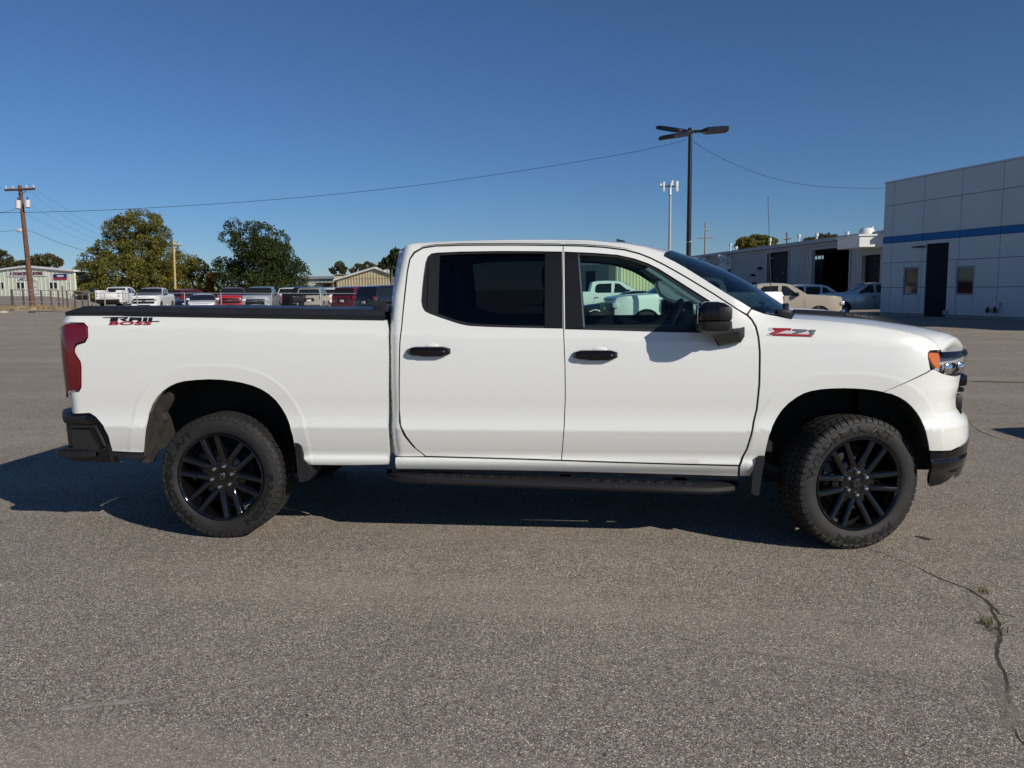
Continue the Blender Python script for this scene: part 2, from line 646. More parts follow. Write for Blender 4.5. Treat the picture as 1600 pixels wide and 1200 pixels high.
def offset_open(A, d):
    out = []
    n = len(A)
    for i in range(n):
        a, c = A[max(0, i - 1)], A[min(n - 1, i + 1)]
        t = (c - a) / np.hypot(*(c - a))
        out.append((float(A[i][0] - t[1] * d), float(A[i][1] + t[0] * d)))
    return out

def side_panel(name, outer, m, parent, holes=(), off=0.0, flange=.035, gap=.0022, step=.028, Sf=S, both=True, edge=None, far_parent=None, inner=False):
    """a body panel: the outline laid on the body side, with returned edges; mirrored to the far side too"""
    outer = inset(list(outer), gap)
    if area2(outer) < 0:
        outer = outer[::-1]
    hs = []
    for h in holes:
        h = list(h)
        if area2(h) > 0:
            h = h[::-1]
        hs.append(h)
    es = edge or step
    loops = [resample(outer, es)] + [resample(h, es) for h in hs]
    P, E = [], []
    for L in loops:
        o = len(P)
        P += L
        E += [(o + i, o + (i + 1) % len(L)) for i in range(len(L))]
    nb = len(P)
    if Sf is S:
        for A in ARCH_D:                      # follow the edges of the arch flares
            for d in (.020, .050, .080, .089, .099, .110, .125):
                ring = resample(offset_open(A, d), .022, False)
                P += [q for q in ring if inside(q, loops[0]) and ((np.array(P[:nb]) - q) ** 2).sum(1).min() > .010 ** 2 and not any(inside(q, h) for h in loops[1:])]
    B = np.array(P)
    nb2 = len(P)
    x0, z0 = B[:nb].min(0); x1, z1 = B[:nb].max(0)
    xs = np.arange(x0 + step / 2, x1, step)
    zs = np.arange(z0 + step / 2, z1, step * .8)
    for i, z in enumerate(zs):
        for x in xs:
            q = (float(x + (step / 2 if i % 2 else 0)), float(z))
            if not inside(q, loops[0]) or any(inside(q, h) for h in loops[1:]):
                continue
            if ((B - q) ** 2).sum(1).min() < (step * .45) ** 2:
                continue
            P.append(q)
    vv, _, ff, *_ = delaunay_2d_cdt([Vector(p) for p in P], E, [], 1, 1e-6)
    V2 = [(v.x, v.y) for v in vv]
    ff = [f for f in ff if not any(inside(((V2[f[0]][0] + V2[f[1]][0] + V2[f[2]][0]) / 3, (V2[f[0]][1] + V2[f[1]][1] + V2[f[2]][1]) / 3), h) for h in loops[1:])]
    V, N = [], []
    e = .002
    for x, z in V2:
        y = Sf(x, z) + off
        gx = (Sf(x + e, z) - Sf(x - e, z)) / (2 * e)
        gz = (Sf(x, z + e) - Sf(x, z - e)) / (2 * e)
        V.append((x, -y, z))
        N.append(Vector((-gx, -1, -gz)).normalized())
    Fc = [tuple(f) for f in ff]
    # orientation: faces look to -Y
    Fc = [f if ((V[f[1]][0] - V[f[0]][0]) * (V[f[2]][2] - V[f[0]][2]) - (V[f[1]][2] - V[f[0]][2]) * (V[f[2]][0] - V[f[0]][0])) > 0 else f[::-1] for f in Fc]
    if flange:
        for L in loops:
            n = len(L)
            o = len(V)
            for i, (x, z) in enumerate(L):
                a, c = L[i - 1], L[(i + 1) % n]
                t = Vector((c[0] - a[0], c[1] - a[1])).normalized()
                on = Vector((t.y, 0, -t.x))
                y = Sf(x, z) + off
                V += [(x, -y, z), (x, -y + flange, z)]
                N += [on, on]
            for i in range(n):
                j = (i + 1) % n
                Fc.append((o + 2 * i, o + 2 * i + 1, o + 2 * j + 1, o + 2 * j))
    def build(sign, par):
        me = bpy.data.meshes.new(name)
        VV = [(x, y * sign, z) for x, y, z in V]
        FF = Fc if sign > 0 else [f[::-1] for f in Fc]
        me.from_pydata(VV, [], FF)
        me.polygons.foreach_set('use_smooth', [True] * len(FF))
        me.materials.append(m)
        me.normals_split_custom_set_from_vertices([(n.x, n.y * sign, n.z) for n in N])
        o = bpy.data.objects.new(name, me)
        COL.objects.link(o)
        o.parent = par
        return o
    near = build(1, parent)
    far = build(-1, far_parent or parent) if both else None
    return near, far

# ---- cab shell, doors
DOOR_SEAM = [(1166.5, 490), (1154, 483), (1135, 470.6), (1114, 457), (1092.5, 444), (1071, 431), (1039, 413), (1016, 401.6), (999, 395), (976, 389), (944, 385.3), (912, 383.3), (880, 382.3), (800, 382), (720, 382), (680, 383.3), (660, 386), (646, 393.5), (639, 404), (635, 424), (631, 460), (626.5, 510), (623.5, 536), (622.5, 600), (622.5, 660), (630, 681), (644, 698), (663, 712.8)]
ROOF_EDGE = [(625, 385.5), (644, 381), (680, 378.6), (720, 377.4), (800, 376.2), (860, 376.3), (920, 377.2), (944, 380.3), (976, 383.2), (1007, 389.2), (1029, 397), (1037, 400.5)]
PILLAR = [(1037, 400.5), (1054, 409), (1071, 418.5), (1092, 431.5), (1114, 445.5), (1135, 458.5), (1156, 471), (1173, 481.5)]
CAB_REAR = [(603, 713), (602.5, 700), (602, 600), (602, 530), (603, 508), (607, 492), (607, 462), (611.5, 428), (616.5, 402), (618.5, 392)]
cab_outline = CAB_REAR + ROOF_EDGE + PILLAR[1:] + DOOR_SEAM
def S_cab(x, z):
    y = S(x, z)
    xr = interp(z, [.5, 1.25, 1.40, 1.55, 1.85], [-.845, -.845, -.850, -.845, -.80])
    if x < xr + .075:
        t = min(.999, max(0, (xr + .075 - x) / .075))
        y -= .10 * (1 - math.sqrt(1 - t * t))
    return y
cab_rear_xz = [side_pt(*p) for p in CAB_REAR]
roof_xz = px(ROOF_EDGE)
side_panel('cab_shell', px(cab_outline), M_WHITE, truck, gap=.0, Sf=S_cab)

def part_empty(name, **k):
    return empty(name, parent=truck, **k)

REAR_DOOR = [(880, 384), (879.5, 440), (880.5, 514), (882.8, 570), (883.3, 620), (881.3, 670), (877.3, 719), (800, 716.5), (720, 714.3), (665, 712.8), (650, 701), (635, 682), (626, 664), (624, 640), (624, 600), (625, 536), (628, 510), (633, 460), (637, 424), (641, 405), (648, 395.5), (661, 388), (680, 385), (720, 383.6), (800, 383.3)]
FRONT_DOOR = [(880, 384), (912, 385), (944, 387), (976, 391), (999, 397), (1016, 403.6), (1039, 415), (1071, 433), (1092.5, 446), (1114, 459), (1135, 472.6), (1154, 485), (1167, 493), (1174, 500), (1180, 510.5), (1184, 526), (1186.3, 551), (1185.5, 600), (1181.5, 640), (1176.5, 660), (1172.5, 681), (1166, 702), (1154.5, 727), (1060, 724.7), (960, 721.8), (877.3, 719), (881.3, 670), (883.3, 620), (882.8, 570), (880.5, 514), (879.5, 440)]
RWIN = [(878.3, 393), (840, 392.3), (780, 392), (720, 393), (684, 394.6), (674, 396), (668, 401), (664.5, 410), (661.5, 430), (659.3, 450), (657.8, 470), (659.5, 480), (663.5, 486.5), (672, 490.7), (688, 496.5), (712, 504.6), (722, 507.3), (733, 509.3), (760, 510.8), (800, 512), (840, 512.8), (879.3, 513.6)]
FWIN = [(881.7, 393), (912, 394.3), (931, 395.2), (965, 398), (990.5, 403.6), (1012, 411), (1029, 419.5), (1050, 432.5), (1071, 445.8), (1092.5, 459.4), (1114, 473), (1124, 480), (1124, 519.5), (1092, 520), (1029, 518.8), (965, 516.8), (920, 515.6), (882.8, 514.6)]
RGLASS = [(686.5, 399), (720, 397.2), (780, 396), (851, 396.2), (850.5, 509.2), (800, 508.5), (760, 507), (734, 505.4), (713, 500.6), (683.5, 490)]
FGLASS = [(906, 399), (931, 399.6), (965, 402.4), (989, 408), (1011, 415.6), (1028, 424), (1049, 437), (1070, 450.3), (1091, 463.8), (1112.5, 477), (1118, 481), (1118, 515.5), (1092, 515.9), (1029, 514.6), (965, 512.6), (914, 511.2)]
RPILL = [(851.8, 394.6), (877.6, 394.6), (878.7, 512.2), (851.3, 511.6)]
FPILL = [(882.3, 394.6), (902, 395.6), (911.5, 513.5), (883, 512.9)]

M_PILLAR = mat('satin_black_pillar', (.0085, .0085, .010), .38, spec=.4)
doors = {}
for key, outline, win, glass, pill, gm in (('r', REAR_DOOR, RWIN, RGLASS, RPILL, M_PRIVACY), ('f', FRONT_DOOR, FWIN, FGLASS, FPILL, M_TINT)):
    w = px(win)
    near, far = side_panel('door', px(outline), M_WHITE, truck, holes=[w], step=.026, gap=.0028, flange=.012)
    near['label'] = 'rear passenger door with privacy glass' if key == 'r' else 'front passenger door with clear tinted window'
    g = px(glass)
    p2 = px(pill)
    side_panel('window_trim', w, M_PLASTIC, near, holes=[g], off=-.010, flange=.03, gap=.0, far_parent=far, step=.05, edge=.03)
    side_panel('window_glass', g, gm, near, off=-.020, flange=0, gap=-.006, far_parent=far, step=.08)
    side_panel('pillar_trim', p2, M_PILLAR, near, off=-.004, flange=.012, gap=0, far_parent=far, step=.07)
    doors[key] = (near, far)
# vertical run channels beside the panes
side_panel('run_channel', px([(681.2, 398), (684.6, 398), (681.6, 490), (678.2, 488.5)]), M_STEEL, doors['r'][0], off=-.012, flange=.01, gap=0, far_parent=doors['r'][1], step=.2, edge=.1)
side_panel('run_channel', px([(670.5, 401), (672.6, 400.6), (669.6, 480), (667.6, 477)]), M_PLASTIC, doors['r'][0], off=-.004, flange=.01, gap=0, far_parent=doors['r'][1], step=.2, edge=.1)
side_panel('run_channel', px([(902.8, 396.5), (905, 397), (914, 511.5), (911.3, 511.3)]), M_STEEL, doors['f'][0], off=-.006, flange=.01, gap=0, far_parent=doors['f'][1], step=.2, edge=.1)

# dark strips added behind the shut lines, standing in for shade in the gaps
def side_ribbon(name, pts, w, off, m, parent, far, Sf=S, closed=True):
    xz = resample(px(pts), .03, closed)
    n = len(xz)
    for sg, par in ((-1, parent), (1, far)):
        rows = []
        for i, (x, z) in enumerate(xz):
            a, c = (xz[i - 1], xz[(i + 1) % n]) if closed else (xz[max(0, i - 1)], xz[min(n - 1, i + 1)])
            t = Vector((c[0] - a[0], c[1] - a[1])).normalized()
            rows.append([(x + t.y * k * w, sg * (Sf(x, z) + off), z - t.x * k * w) for k in (-.5, .5)])
        if closed:
            rows.append(rows[0])
        obj(name, MB().loft(rows), m, par)
side_ribbon('gap_backing', REAR_DOOR, .03, -.013, M_DARK, doors['r'][0], doors['r'][1])
side_ribbon('gap_backing', FRONT_DOOR, .03, -.013, M_DARK, doors['f'][0], doors['f'][1])

# door handles: gloss black bar over a cup
def handle(parent, far, u0, u1, v0, v1, cup):
    a = side_pt(u0, (v0 + v1) / 2); b = side_pt(u1, (v0 + v1) / 2)
    zt = side_pt(u0, v0)[1]; zb = side_pt(u0, v1)[1]
    L = b[0] - a[0]; H = zt - zb; cx = (a[0] + b[0]) / 2; cz = (zt + zb) / 2
    y0 = S(cx, cz)
    for sgn, par in ((-1, parent), (1, far)):
        mb = MB()
        rows = []
        n = 14
        for i in range(n + 1):
            t = i / n
            x = a[0] + L * t
            e = min(t, 1 - t)
            hh = H * (.56 + .44 * min(1, e / .16)) / 2
            out = .012 + .034 * min(1, e / .10) ** .6
            top = cz + hh * .98
            bot = cz - hh * (.96 if .3 < t < .85 else .80)
            rows.append([(x, sgn * (y0 - .006), top), (x, sgn * (y0 + out * .75), top - H * .03), (x, sgn * (y0 + out), cz + hh * .35), (x, sgn * (y0 + out * .97), cz - hh * .2), (x, sgn * (y0 + out * .72), bot + H * .03), (x, sgn * (y0 - .006), bot)])
        mb.loft(rows)
        mb.f.append(tuple(range(6))); mb.s.append(True)
        k = len(mb.v) - 6
        mb.f.append(tuple(range(k, k + 6))); mb.s.append(True)
        obj('door_handle', mb, M_GBLACK, par)
        c = MB()
        rows = []
        cxp = side_pt(*cup)
        for i in range(9):
            a1 = math.pi * i / 8
            rows.append([(cxp[0] + .050 * r * math.cos(a1), sgn * (S(cxp[0], cxp[1]) + .010 * (1 - r * r) - .002), cxp[1] + .020 * r * math.sin(a1)) for r in (1, .85, .6, .3, 0.02)])
        c.loft(rows)
        obj('handle_cup', c, M_WHITE, par)
        kh = MB()
        kh.tube([(b[0] - .035, sgn * (y0 + .044), cz + H * .05), (b[0] - .035, sgn * (y0 + .0475), cz + H * .05)], .007, 10)
        obj('key_cap', kh, M_STEEL, par)
handle(*doors['r'], 637.5, 704, 541, 557.5, (675, 541.5))
handle(*doors['f'], 896, 965, 546.5, 563.5, (937, 547))

# ---- rocker, fender, bed side
side_panel('rocker_panel', px([(618, 714.2), (665, 714.6), (720, 716), (800, 718.3), (877, 720.8), (960, 723.6), (1060, 726.6), (1153.5, 729), (1152.5, 744), (1060, 741.3), (960, 738.6), (877, 736.6), (800, 735), (720, 733.8), (660, 733), (619, 732.6)]), M_WHITE, truck, gap=.0012)
side_panel('pinch_weld', px([(610, 733), (660, 733.4), (800, 735.4), (960, 739), (1060, 741.7), (1155, 745), (1155, 750.5), (1060, 748), (800, 741.5), (660, 740), (610, 740)]), M_DIRTY, truck, off=-.030, flange=.02, step=.1)
FEND = [(1168.5, 491.5), (1175.5, 499), (1182, 510), (1186, 526), (1188.4, 551), (1187.6, 600), (1183.6, 640), (1178.6, 660), (1174.6, 681), (1168, 702.5), (1156.5, 728.5), (1155.5, 744), (1172, 743.5), (1181, 738)]
fa = af[1:-12]
FEND2 = [(1447.5, 582), (1454, 577.5), (1452.3, 570), (1450.5, 560), (1450, 552), (1453, 548), (1461, 547.4), (1470.5, 547.2), (1462.5, 536), (1445, 527), (1405, 517), (1330, 506), (1280, 501.5), (1235, 498.3), (1215, 494), (1194, 490), (1174.5, 482.8)]
i_seam = 19
fender_xz = px(FEND) + af[1:i_seam] + [side_pt(1392.5, 612.5)] * 0 + px(FEND2)
side_panel('front_fender', fender_xz, M_WHITE, truck, step=.026)
zlo = side_pt(1470, 704.5)[1]
FASC_PX_BOT = [(1452.3, 704.6), (1470, 704.8), (1486, 704)]
FASC_TOP = [(1493, 588), (1480, 585.6), (1472, 583.4), (1466, 580.6), (1460, 577), (1455, 578.5), (1448.5, 582.6)]
fb = px(FASC_PX_BOT)
ft = px(FASC_TOP)
fascia_xz = af[i_seam - 1:-1] + fb + [(2.62, fb[-1][1] + .012), (2.70, fb[-1][1] + .03), (2.72, .66), (2.72, .74), (2.67, .80), (2.64, .86), (2.64, .95), (2.66, ft[0][1])] + ft
side_panel('front_fascia', fascia_xz, M_WHITE, truck, step=.022, flange=.02)
LB = px([(1452.5, 706), (1470, 706.2), (1486, 705.4)])
low_xz = LB + [(2.62, LB[-1][1] + .012), (2.70, LB[-1][1] + .03), (2.775, LB[-1][1] + .05), (2.775, LB[-1][1] - .03), (2.73, .47), (2.70, .42), (2.62, .385)] + px([(1470, 757), (1452, 760.5)])
side_panel('lower_bumper', low_xz, M_GBLACK, truck, step=.022, off=.004)

BED = [(104.5, 493), (200, 493.2), (340, 495.5), (480, 497.6), (603.5, 499.6), (605, 507), (606.3, 516), (606.5, 560), (606.3, 640), (607, 690), (608, 711.5), (607.8, 726), (560, 727), (520, 727), (484, 726.5), (478, 727)]
BED2 = [(222.5, 707), (200, 706.3), (175.5, 705), (169, 681), (161, 665), (149, 651), (140, 645.5), (108, 643.6)]
LAMP = [('w', -3.008, 1.352), (104, 506.3), (110, 506), (130, 506.2), (135, 511.5), (135.5, 526), (131, 533), (118, 537), (114.6, 543), (114.3, 551), (118.3, 559), (123.3, 566), (124.6, 574), (124.6, 604), (121.5, 609.5), (112, 610.5), (104, 610.5), ('w', -2.990, .910)]
lamp_xz = px(LAMP, S_lamp)
bed_hole = px([(100, 504.8), (110, 504), (131, 504.4), (137, 510.5), (137.5, 527), (133, 535), (120.5, 539), (117, 544), (116.8, 550.5), (120.7, 557.5), (125.6, 565), (127, 573), (127, 605.5), (123.2, 612), (113, 613), (103.5, 613)])
bx = px(BED[:1])[0]
bed_xz = px(BED) + ar[1:-1][::-1] + px(BED2) + [(-2.975, side_pt(108, 643.6)[1]), (-2.975, bed_hole[-1][1])] + bed_hole[::-1][0:-1] + [(-3.0, bed_hole[0][1]), (-3.0, 1.42), (-2.965, bx[1])]
side_panel('bed_side', bed_xz, M_WHITE, truck, step=.026)
near, far = side_panel('tail_light', [(x, z) for x, z in lamp_xz], M_REDLENS, truck, gap=.0, Sf=S_lamp, step=.02, flange=.018)
side_panel('lower_lens', px([(103, 567.5), (123.4, 569.5), (124.2, 604), (121, 609), (104, 610)], S_lamp), M_REDLENS2, near, gap=.002, Sf=S_lamp, off=.0015, step=.03, flange=.0, far_parent=far)
side_panel('reverse_lens', px([(100.6, 537), (103.6, 537), (104, 553), (101.3, 553)], S_lamp), M_LENS, near, gap=.0, Sf=S_lamp, off=.002, step=.03, flange=.0, far_parent=far)
# grey box section closing the cab corner behind the bed gap
mb = MB()
rowsL = []
for x, z in cab_rear_xz:
    ys = S_cab(x, z)
    rowsL.append([(x + .0, -ys, z), (x + .006, -ys + .12, z), (x + .008, -.4, z), (x + .008, .4, z), (x + .006, ys - .12, z), (x, ys, z)])
mb.loft(rowsL)
obj('cab_back', mb, M_WHITE, truck)
bw = MB(); bw.box((cab_rear_xz[6][0] - .004, 0, 1.62), (.012, 1.25, .34))
obj('back_window', bw, M_PRIVACY, truck)

# ---- roof
def superell(ys, zs, zr, n=15, p=2.5):
    out = []
    for i in range(n):
        a = math.pi / 2 * i / (n - 1)
        out.append((-ys * math.cos(a) ** (2 / p), zs + (zr - zs) * math.sin(a) ** (2 / p)))
    return out
WS_B0 = .13
rows = []
for i, (x, z) in enumerate(roof_xz[1:]):
    ys = S_cab(x, z)
    zr = interp(x, [-.72, -.5, 0, .4, .6, .75, .9], [1.888, 1.905, 1.914, 1.905, 1.888, 1.858, 1.818])
    bul = WS_B0 * sm(.3, .88, x) - .05 * sm(-.4, -.75, x)
    half = superell(ys, z, zr)
    r = [(x + bul * (1 - (y / ys) ** 2), y, zz) for y, zz in half]
    rows.append(r + [(q[0], -q[1], q[2]) for q in r[-2::-1]])
mb = MB().loft(rows)
x0, z0 = roof_xz[1]
back = [(p[0] - .012, p[1], max(1.70, p[2] - .14)) for p in rows[0]]
mb.loft([rows[0], back])
obj('roof', mb, M_WHITE, truck, sharp=50)
fin = MB().prism([(.60, 1.885), (.68, 1.885), (.655, 1.915), (.60, 1.93)], -.03, .03)
obj('roof_antenna', fin, M_PLASTIC, truck)

# ---- windshield
pil = px(PILLAR)
rows = []
xt, zt = pil[0]; xb, zb = pil[-1]
zr_top = interp(xt, [-.72, -.5, 0, .4, .6, .75, .9], [1.888, 1.905, 1.914, 1.905, 1.888, 1.858, 1.818])
WS_T = WS_B0 * sm(.3, .88, xt)
for i, (x, z) in enumerate(pil + [(1.515, 1.402)]):
    ys = S_cab(x, z) - (.004 if i else 0)
    t = min(1.0, (xt - x) / (xt - 1.515) if xt != 1.515 else 0)
    cxm = lerp(xt + WS_T, 1.515 + .27, t)
    czm = lerp(zr_top, 1.425, t) + .05 * math.sin(math.pi * t)
    rows.append([(lerp(x, cxm, 1 - s * s), s * ys, lerp(z, czm, (1 - abs(s) ** 2.5) ** lerp(.4, 1.0, min(1, t * 3)))) for s in [math.sin(math.pi / 2 * (k / 16 - 1)) for k in range(33)]])
obj('windshield', MB().loft(rows), M_WSHIELD, truck)
# ---- hood with its raised black side inserts
hood_px = [(1237, 498.3), (1280, 500.6), (1330, 505.1), (1370, 509.7), (1405, 516), (1430, 521.3), (1445, 526), (1456, 531), (1462.5, 535.2), (1469, 545)]
hx = px(hood_px)
BASE = [(1.60, 1.402), (1.781, 1.393), (2.124, 1.366), (2.342, 1.334), (2.452, 1.317), (2.6, 1.285), (2.67, 1.25), (2.73, 1.205), (2.82, 1.185), (2.95, 1.175)]
TOP = [(1.60, 1.428), (1.79, 1.4185), (1.95, 1.411), (2.132, 1.3975), (2.24, 1.383), (2.351, 1.362), (2.45, 1.330), (2.50, 1.308)]
def base_z(x):
    return interp(x, [p[0] for p in BASE], [p[1] for p in BASE]) + .012
def top_z(x):
    return max(base_z(x), interp(x, [p[0] for p in TOP], [p[1] for p in TOP]) + .012 if x < 2.5 else 0)
rows, wall_rows, rid_rows = [], [], []
N_H = len(hx)
for i, (x, z) in enumerate(hx):
    t = i / (N_H - 1)
    ys = S(x, z)
    fw = sm(.45, 1.0, t) * .44             # the nose bulges forward in plan
    bw_ = .16 * (1 - t) ** 2                # the rear edge follows the windshield
    r = []
    ynear = .45 if x < 2.45 else .45
    for s in [1, .985, .96, .92, .87, .81, .75, .68, .6, .53]:
        y = ys * s
        k = (1 - s) / (1 - .45 / ys)
        xx = x + (fw + bw_) * (1 - s * s)
        zt_ = base_z(xx)
        zz = z + (zt_ - z) * (1 - (1 - min(1, k)) ** 2.4)
        r.append((xx, -y, zz))
    y = .455
    xx = x + (fw + bw_) * (1 - (y / ys) ** 2)
    zb_ = base_z(xx); zt_ = top_z(xx)
    r.append((xx, -.455, zb_))
    wall_rows.append([(xx, -.455, zb_ - .004), (xx, -.443, zb_ + (zt_ - zb_) * .55), (xx, -.432, zt_)])
    r2 = []
    for y in (.432, .40, .36, .31, .25, .15, 0):
        xx = x + (fw + bw_) * (1 - (y / ys) ** 2)
        zb_ = base_z(xx); zt_ = top_z(xx)
        r2.append((xx, -y, lerp(zb_ - .004, zt_, 1 - sm(.36, .25, y) if False else sm(.25, .38, y))))
    rid_rows.append(r2 + [(p[0], -p[1], p[2]) for p in r2[-2::-1]])
    rows.append(r)
lip = []
for dz, dx in ((0, 0), (-.012, .008), (-.035, .004), (-.05, -.004), (-.085, -.03)):
    q = rows[-1] + rid_rows[-1][:7]
    q = [(p[0] + dx, p[1], p[2] + dz) for p in q]
    lip.append(q + [(p[0], -p[1], p[2]) for p in q[::-1]])
obj('hood_lip', MB().loft(lip), M_WHITE, truck)
hood = obj('hood', MB().loft(rows), M_WHITE, truck, sharp=50)
hood2 = MB().loft([[(p[0], -p[1], p[2]) for p in r] for r in rows])
hood2.loft(rid_rows)
obj('hood_center', hood2, M_WHITE, truck, sharp=50)
obj('hood_insert', MB().loft(wall_rows), M_BLACKBADGE, truck)
obj('hood_insert', MB().loft([[(p[0], -p[1], p[2]) for p in r] for r in wall_rows]), M_BLACKBADGE, truck)
# hood shut edge
e = MB().loft([[(p[0], p[1], p[2]) for p in r[:1]] + [(r[0][0] - .0, r[0][1] + .012, r[0][2] - .03)] for r in rows])
obj('hood_edge', e, M_WHITE, truck)
# DURAMAX letters on the insert
V, Fc = text_geo('DURAMAX', .165, .017, .0, .003, .02)
xa, xb_ = 2.065, 2.235
def on_insert(p):
    t = p[0] / .165
    x = lerp(xa, xb_, t)
    zb_ = base_z(x); zt_ = top_z(x)
    return (x, -.4555 + (p[2] / .017) * .012 + p[1], zb_ + .005 + p[2] * .95 * (zt_ - zb_) / .031)
obj('hood_lettering', MB().add([on_insert(p) for p in V], Fc), mat('dim_badge_grey', (.10, .105, .11), .4, metal=.3), hood)

# cowl and wipers
cw = MB()
rws = []
for s in [k / 10 - 1 for k in range(21)]:
    y = s * .84
    b = .27 * (1 - s * s)
    rws.append([(1.485 + b, y, 1.412 + .012 * (1 - s * s)), (1.56 + b * .9, y, 1.408 + .012 * (1 - s * s)), (1.64 + b * .65, y, 1.378 + .028 * (1 - abs(s) ** 3))])
cw.loft(rws)
obj('cowl_panel', cw, M_PLASTIC, truck)
for y0, y1 in ((-.72, -.10), (-.02, .62)):
    w = MB().tube([(1.62, y0, 1.43), (1.70, (y0 + y1) / 2, 1.465), (1.74, y1, 1.455)], .010, 6)
    w.rbox((1.60, y0, 1.418), (.09, .06, .045), .012)
    obj('wiper', w, M_PLASTIC, truck)

# ---- front end: headlights, grille, bumper centre
def front_xy(s, z, inset_=0.0):
    """plan curve of the nose: s from -1 (near corner) to 1 (far corner)"""
    a = (1 - abs(s)) * math.pi / 2
    L = interp(z, LZ, LV)
    W = S(2.1, 1.1) if z > 0.73 else S(2.1, max(z, .5)) - .02
    x = 2.1 + L * math.sin(a) ** (2 / 3) - inset_
    y = W * math.cos(a) ** (1 / 1.1)
    return x, (y if s > 0 else -y)
def front_band(z0, z1, s0, s1, ins=0.0, nz=8, ns=36):
    rows = []
    for i in range(nz + 1):
        z = lerp(z0, z1, i / nz)
        rows.append([(*front_xy(lerp(s0, s1, j / ns), z, ins), z) for j in range(ns + 1)])
    return MB().loft(rows)
SC = .62
obj('bumper_bar', front_band(.585, .79, -SC, SC), M_WHITE, truck)
obj('lower_bumper_center', front_band(.40, .582, -SC, SC, -.004), M_GBLACK, truck)
g = empty('grille', parent=truck)
obj('grille_backing', front_band(.77, 1.14, -.54, .54, .05), M_DARK, g)
for z in (.83, .89, .96, 1.03, 1.09):
    obj('grille_bar', front_band(z - .012, z + .012, -.66, .66, .02, 2), M_GBLACK, g)
obj('grille_surround', front_band(.80, .88, -.70, -.56, .012, 3, 8), M_PLASTIC, g)
obj('grille_surround', front_band(.80, .88, .56, .70, .012, 3, 8), M_PLASTIC, g)
hk = MB().rbox((2.715, -.545, .985), (.12, .12, .080), .02).rbox((2.71, -.56, .925), (.09, .09, .03), .01)
obj('grille_bracket', hk, M_GBLACK, g)
hk2 = MB().rbox((2.69, -.615, .85), (.08, .07, .10), .015)
obj('grille_bracket', hk2, M_PLASTIC, g)
bow = MB().prism([(-.12, .99), (-.05, .99), (-.04, 1.02), (.06, 1.02), (.05, .99), (.12, .99), (.10, .96), (.04, .96), (.03, .93), (-.07, .93), (-.06, .96), (-.14, .96)], 2.845, 2.862, 'YZ')
obj('grille_emblem', bow, M_GBLACK, g)
hl_n = empty('headlight', parent=truck)
hl_f = empty('headlight', parent=truck)
lamp_top = [(1451.5, 551), (1455, 549.2), (1468, 548.8)]
z_lt = side_pt(1468, 548.8)[1]
lens_xz = px([(1451.3, 551.5), (1455, 549.5), (1469, 549)]) + [(2.60, z_lt - .004), (2.70, z_lt - .008), (2.72, 1.06)] + [(2.66, ft[0][1] + .004)] + px([(1480, 584.6), (1472, 582.4), (1466, 579.6), (1460, 575), (1455, 567), (1452, 559)])
side_panel('light_housing', lens_xz, mat('lamp_reflector_grey', (.50, .51, .52), .35, metal=.3), hl_n, off=-.045, flange=0, far_parent=hl_f, step=.04)
side_panel('light_lens', lens_xz, M_LENS, hl_n, off=-.003, flange=.0, far_parent=hl_f, step=.03)
side_panel('side_marker', px([(1451.8, 552), (1456, 551), (1467, 551.2), (1470, 556), (1470.4, 568), (1470, 574.6), (1465.5, 576.6), (1460, 571.5), (1455, 564), (1452.4, 557)]), M_AMBER, hl_n, off=-.012, flange=.02, far_parent=hl_f, step=.03)
zt0 = side_pt(1470, 549.3)[1]; zt1 = side_pt(1471, 560.5)[1]
side_panel('upper_bar', [(2.462, zt0), (2.60, zt0 - .003), (2.74, zt0 - .008), (2.785, zt1 + .014), (2.77, zt1 + .004), (2.60, zt1 - .002), (2.478, zt1)], M_GBLACK, hl_n, off=.006, flange=.04, far_parent=hl_f, step=.03)
zc0 = side_pt(1478, 583)[1]
side_panel('chrome_strip', [(2.53, zc0 + .030), (2.60, zc0 + .024), (2.655, zc0 + .018), (2.655, zc0 - .004), (2.60, zc0), (2.515, zc0 + .012)], M_CHROME, hl_n, off=-.004, flange=.02, far_parent=hl_f, step=.03)
for sg, par in ((-1, hl_n), (1, hl_f)):
    for (x, z, w, h) in ((2.515, 1.085, .06, .065), (2.625, 1.085, .06, .06)):
        r = MB().rbox((x, sg * (S(x, z) - .033), z), (w, .05, h), .012, rot=-sg * .32)
        obj('reflector', r, M_CHROME, par)
    b = MB().lathe([(.0, .0), (.018, .003), (.027, .012), (.029, .022), (.034, .024), (.034, .05)], 20, 'Y', (0, 0, 0))
    o = obj('projector', b, M_GBLACK, par)
    o.location = (2.575, sg * (S(2.575, 1.085) - .012), 1.083)
    if sg > 0:
        o.rotation_euler = (0, 0, math.pi)

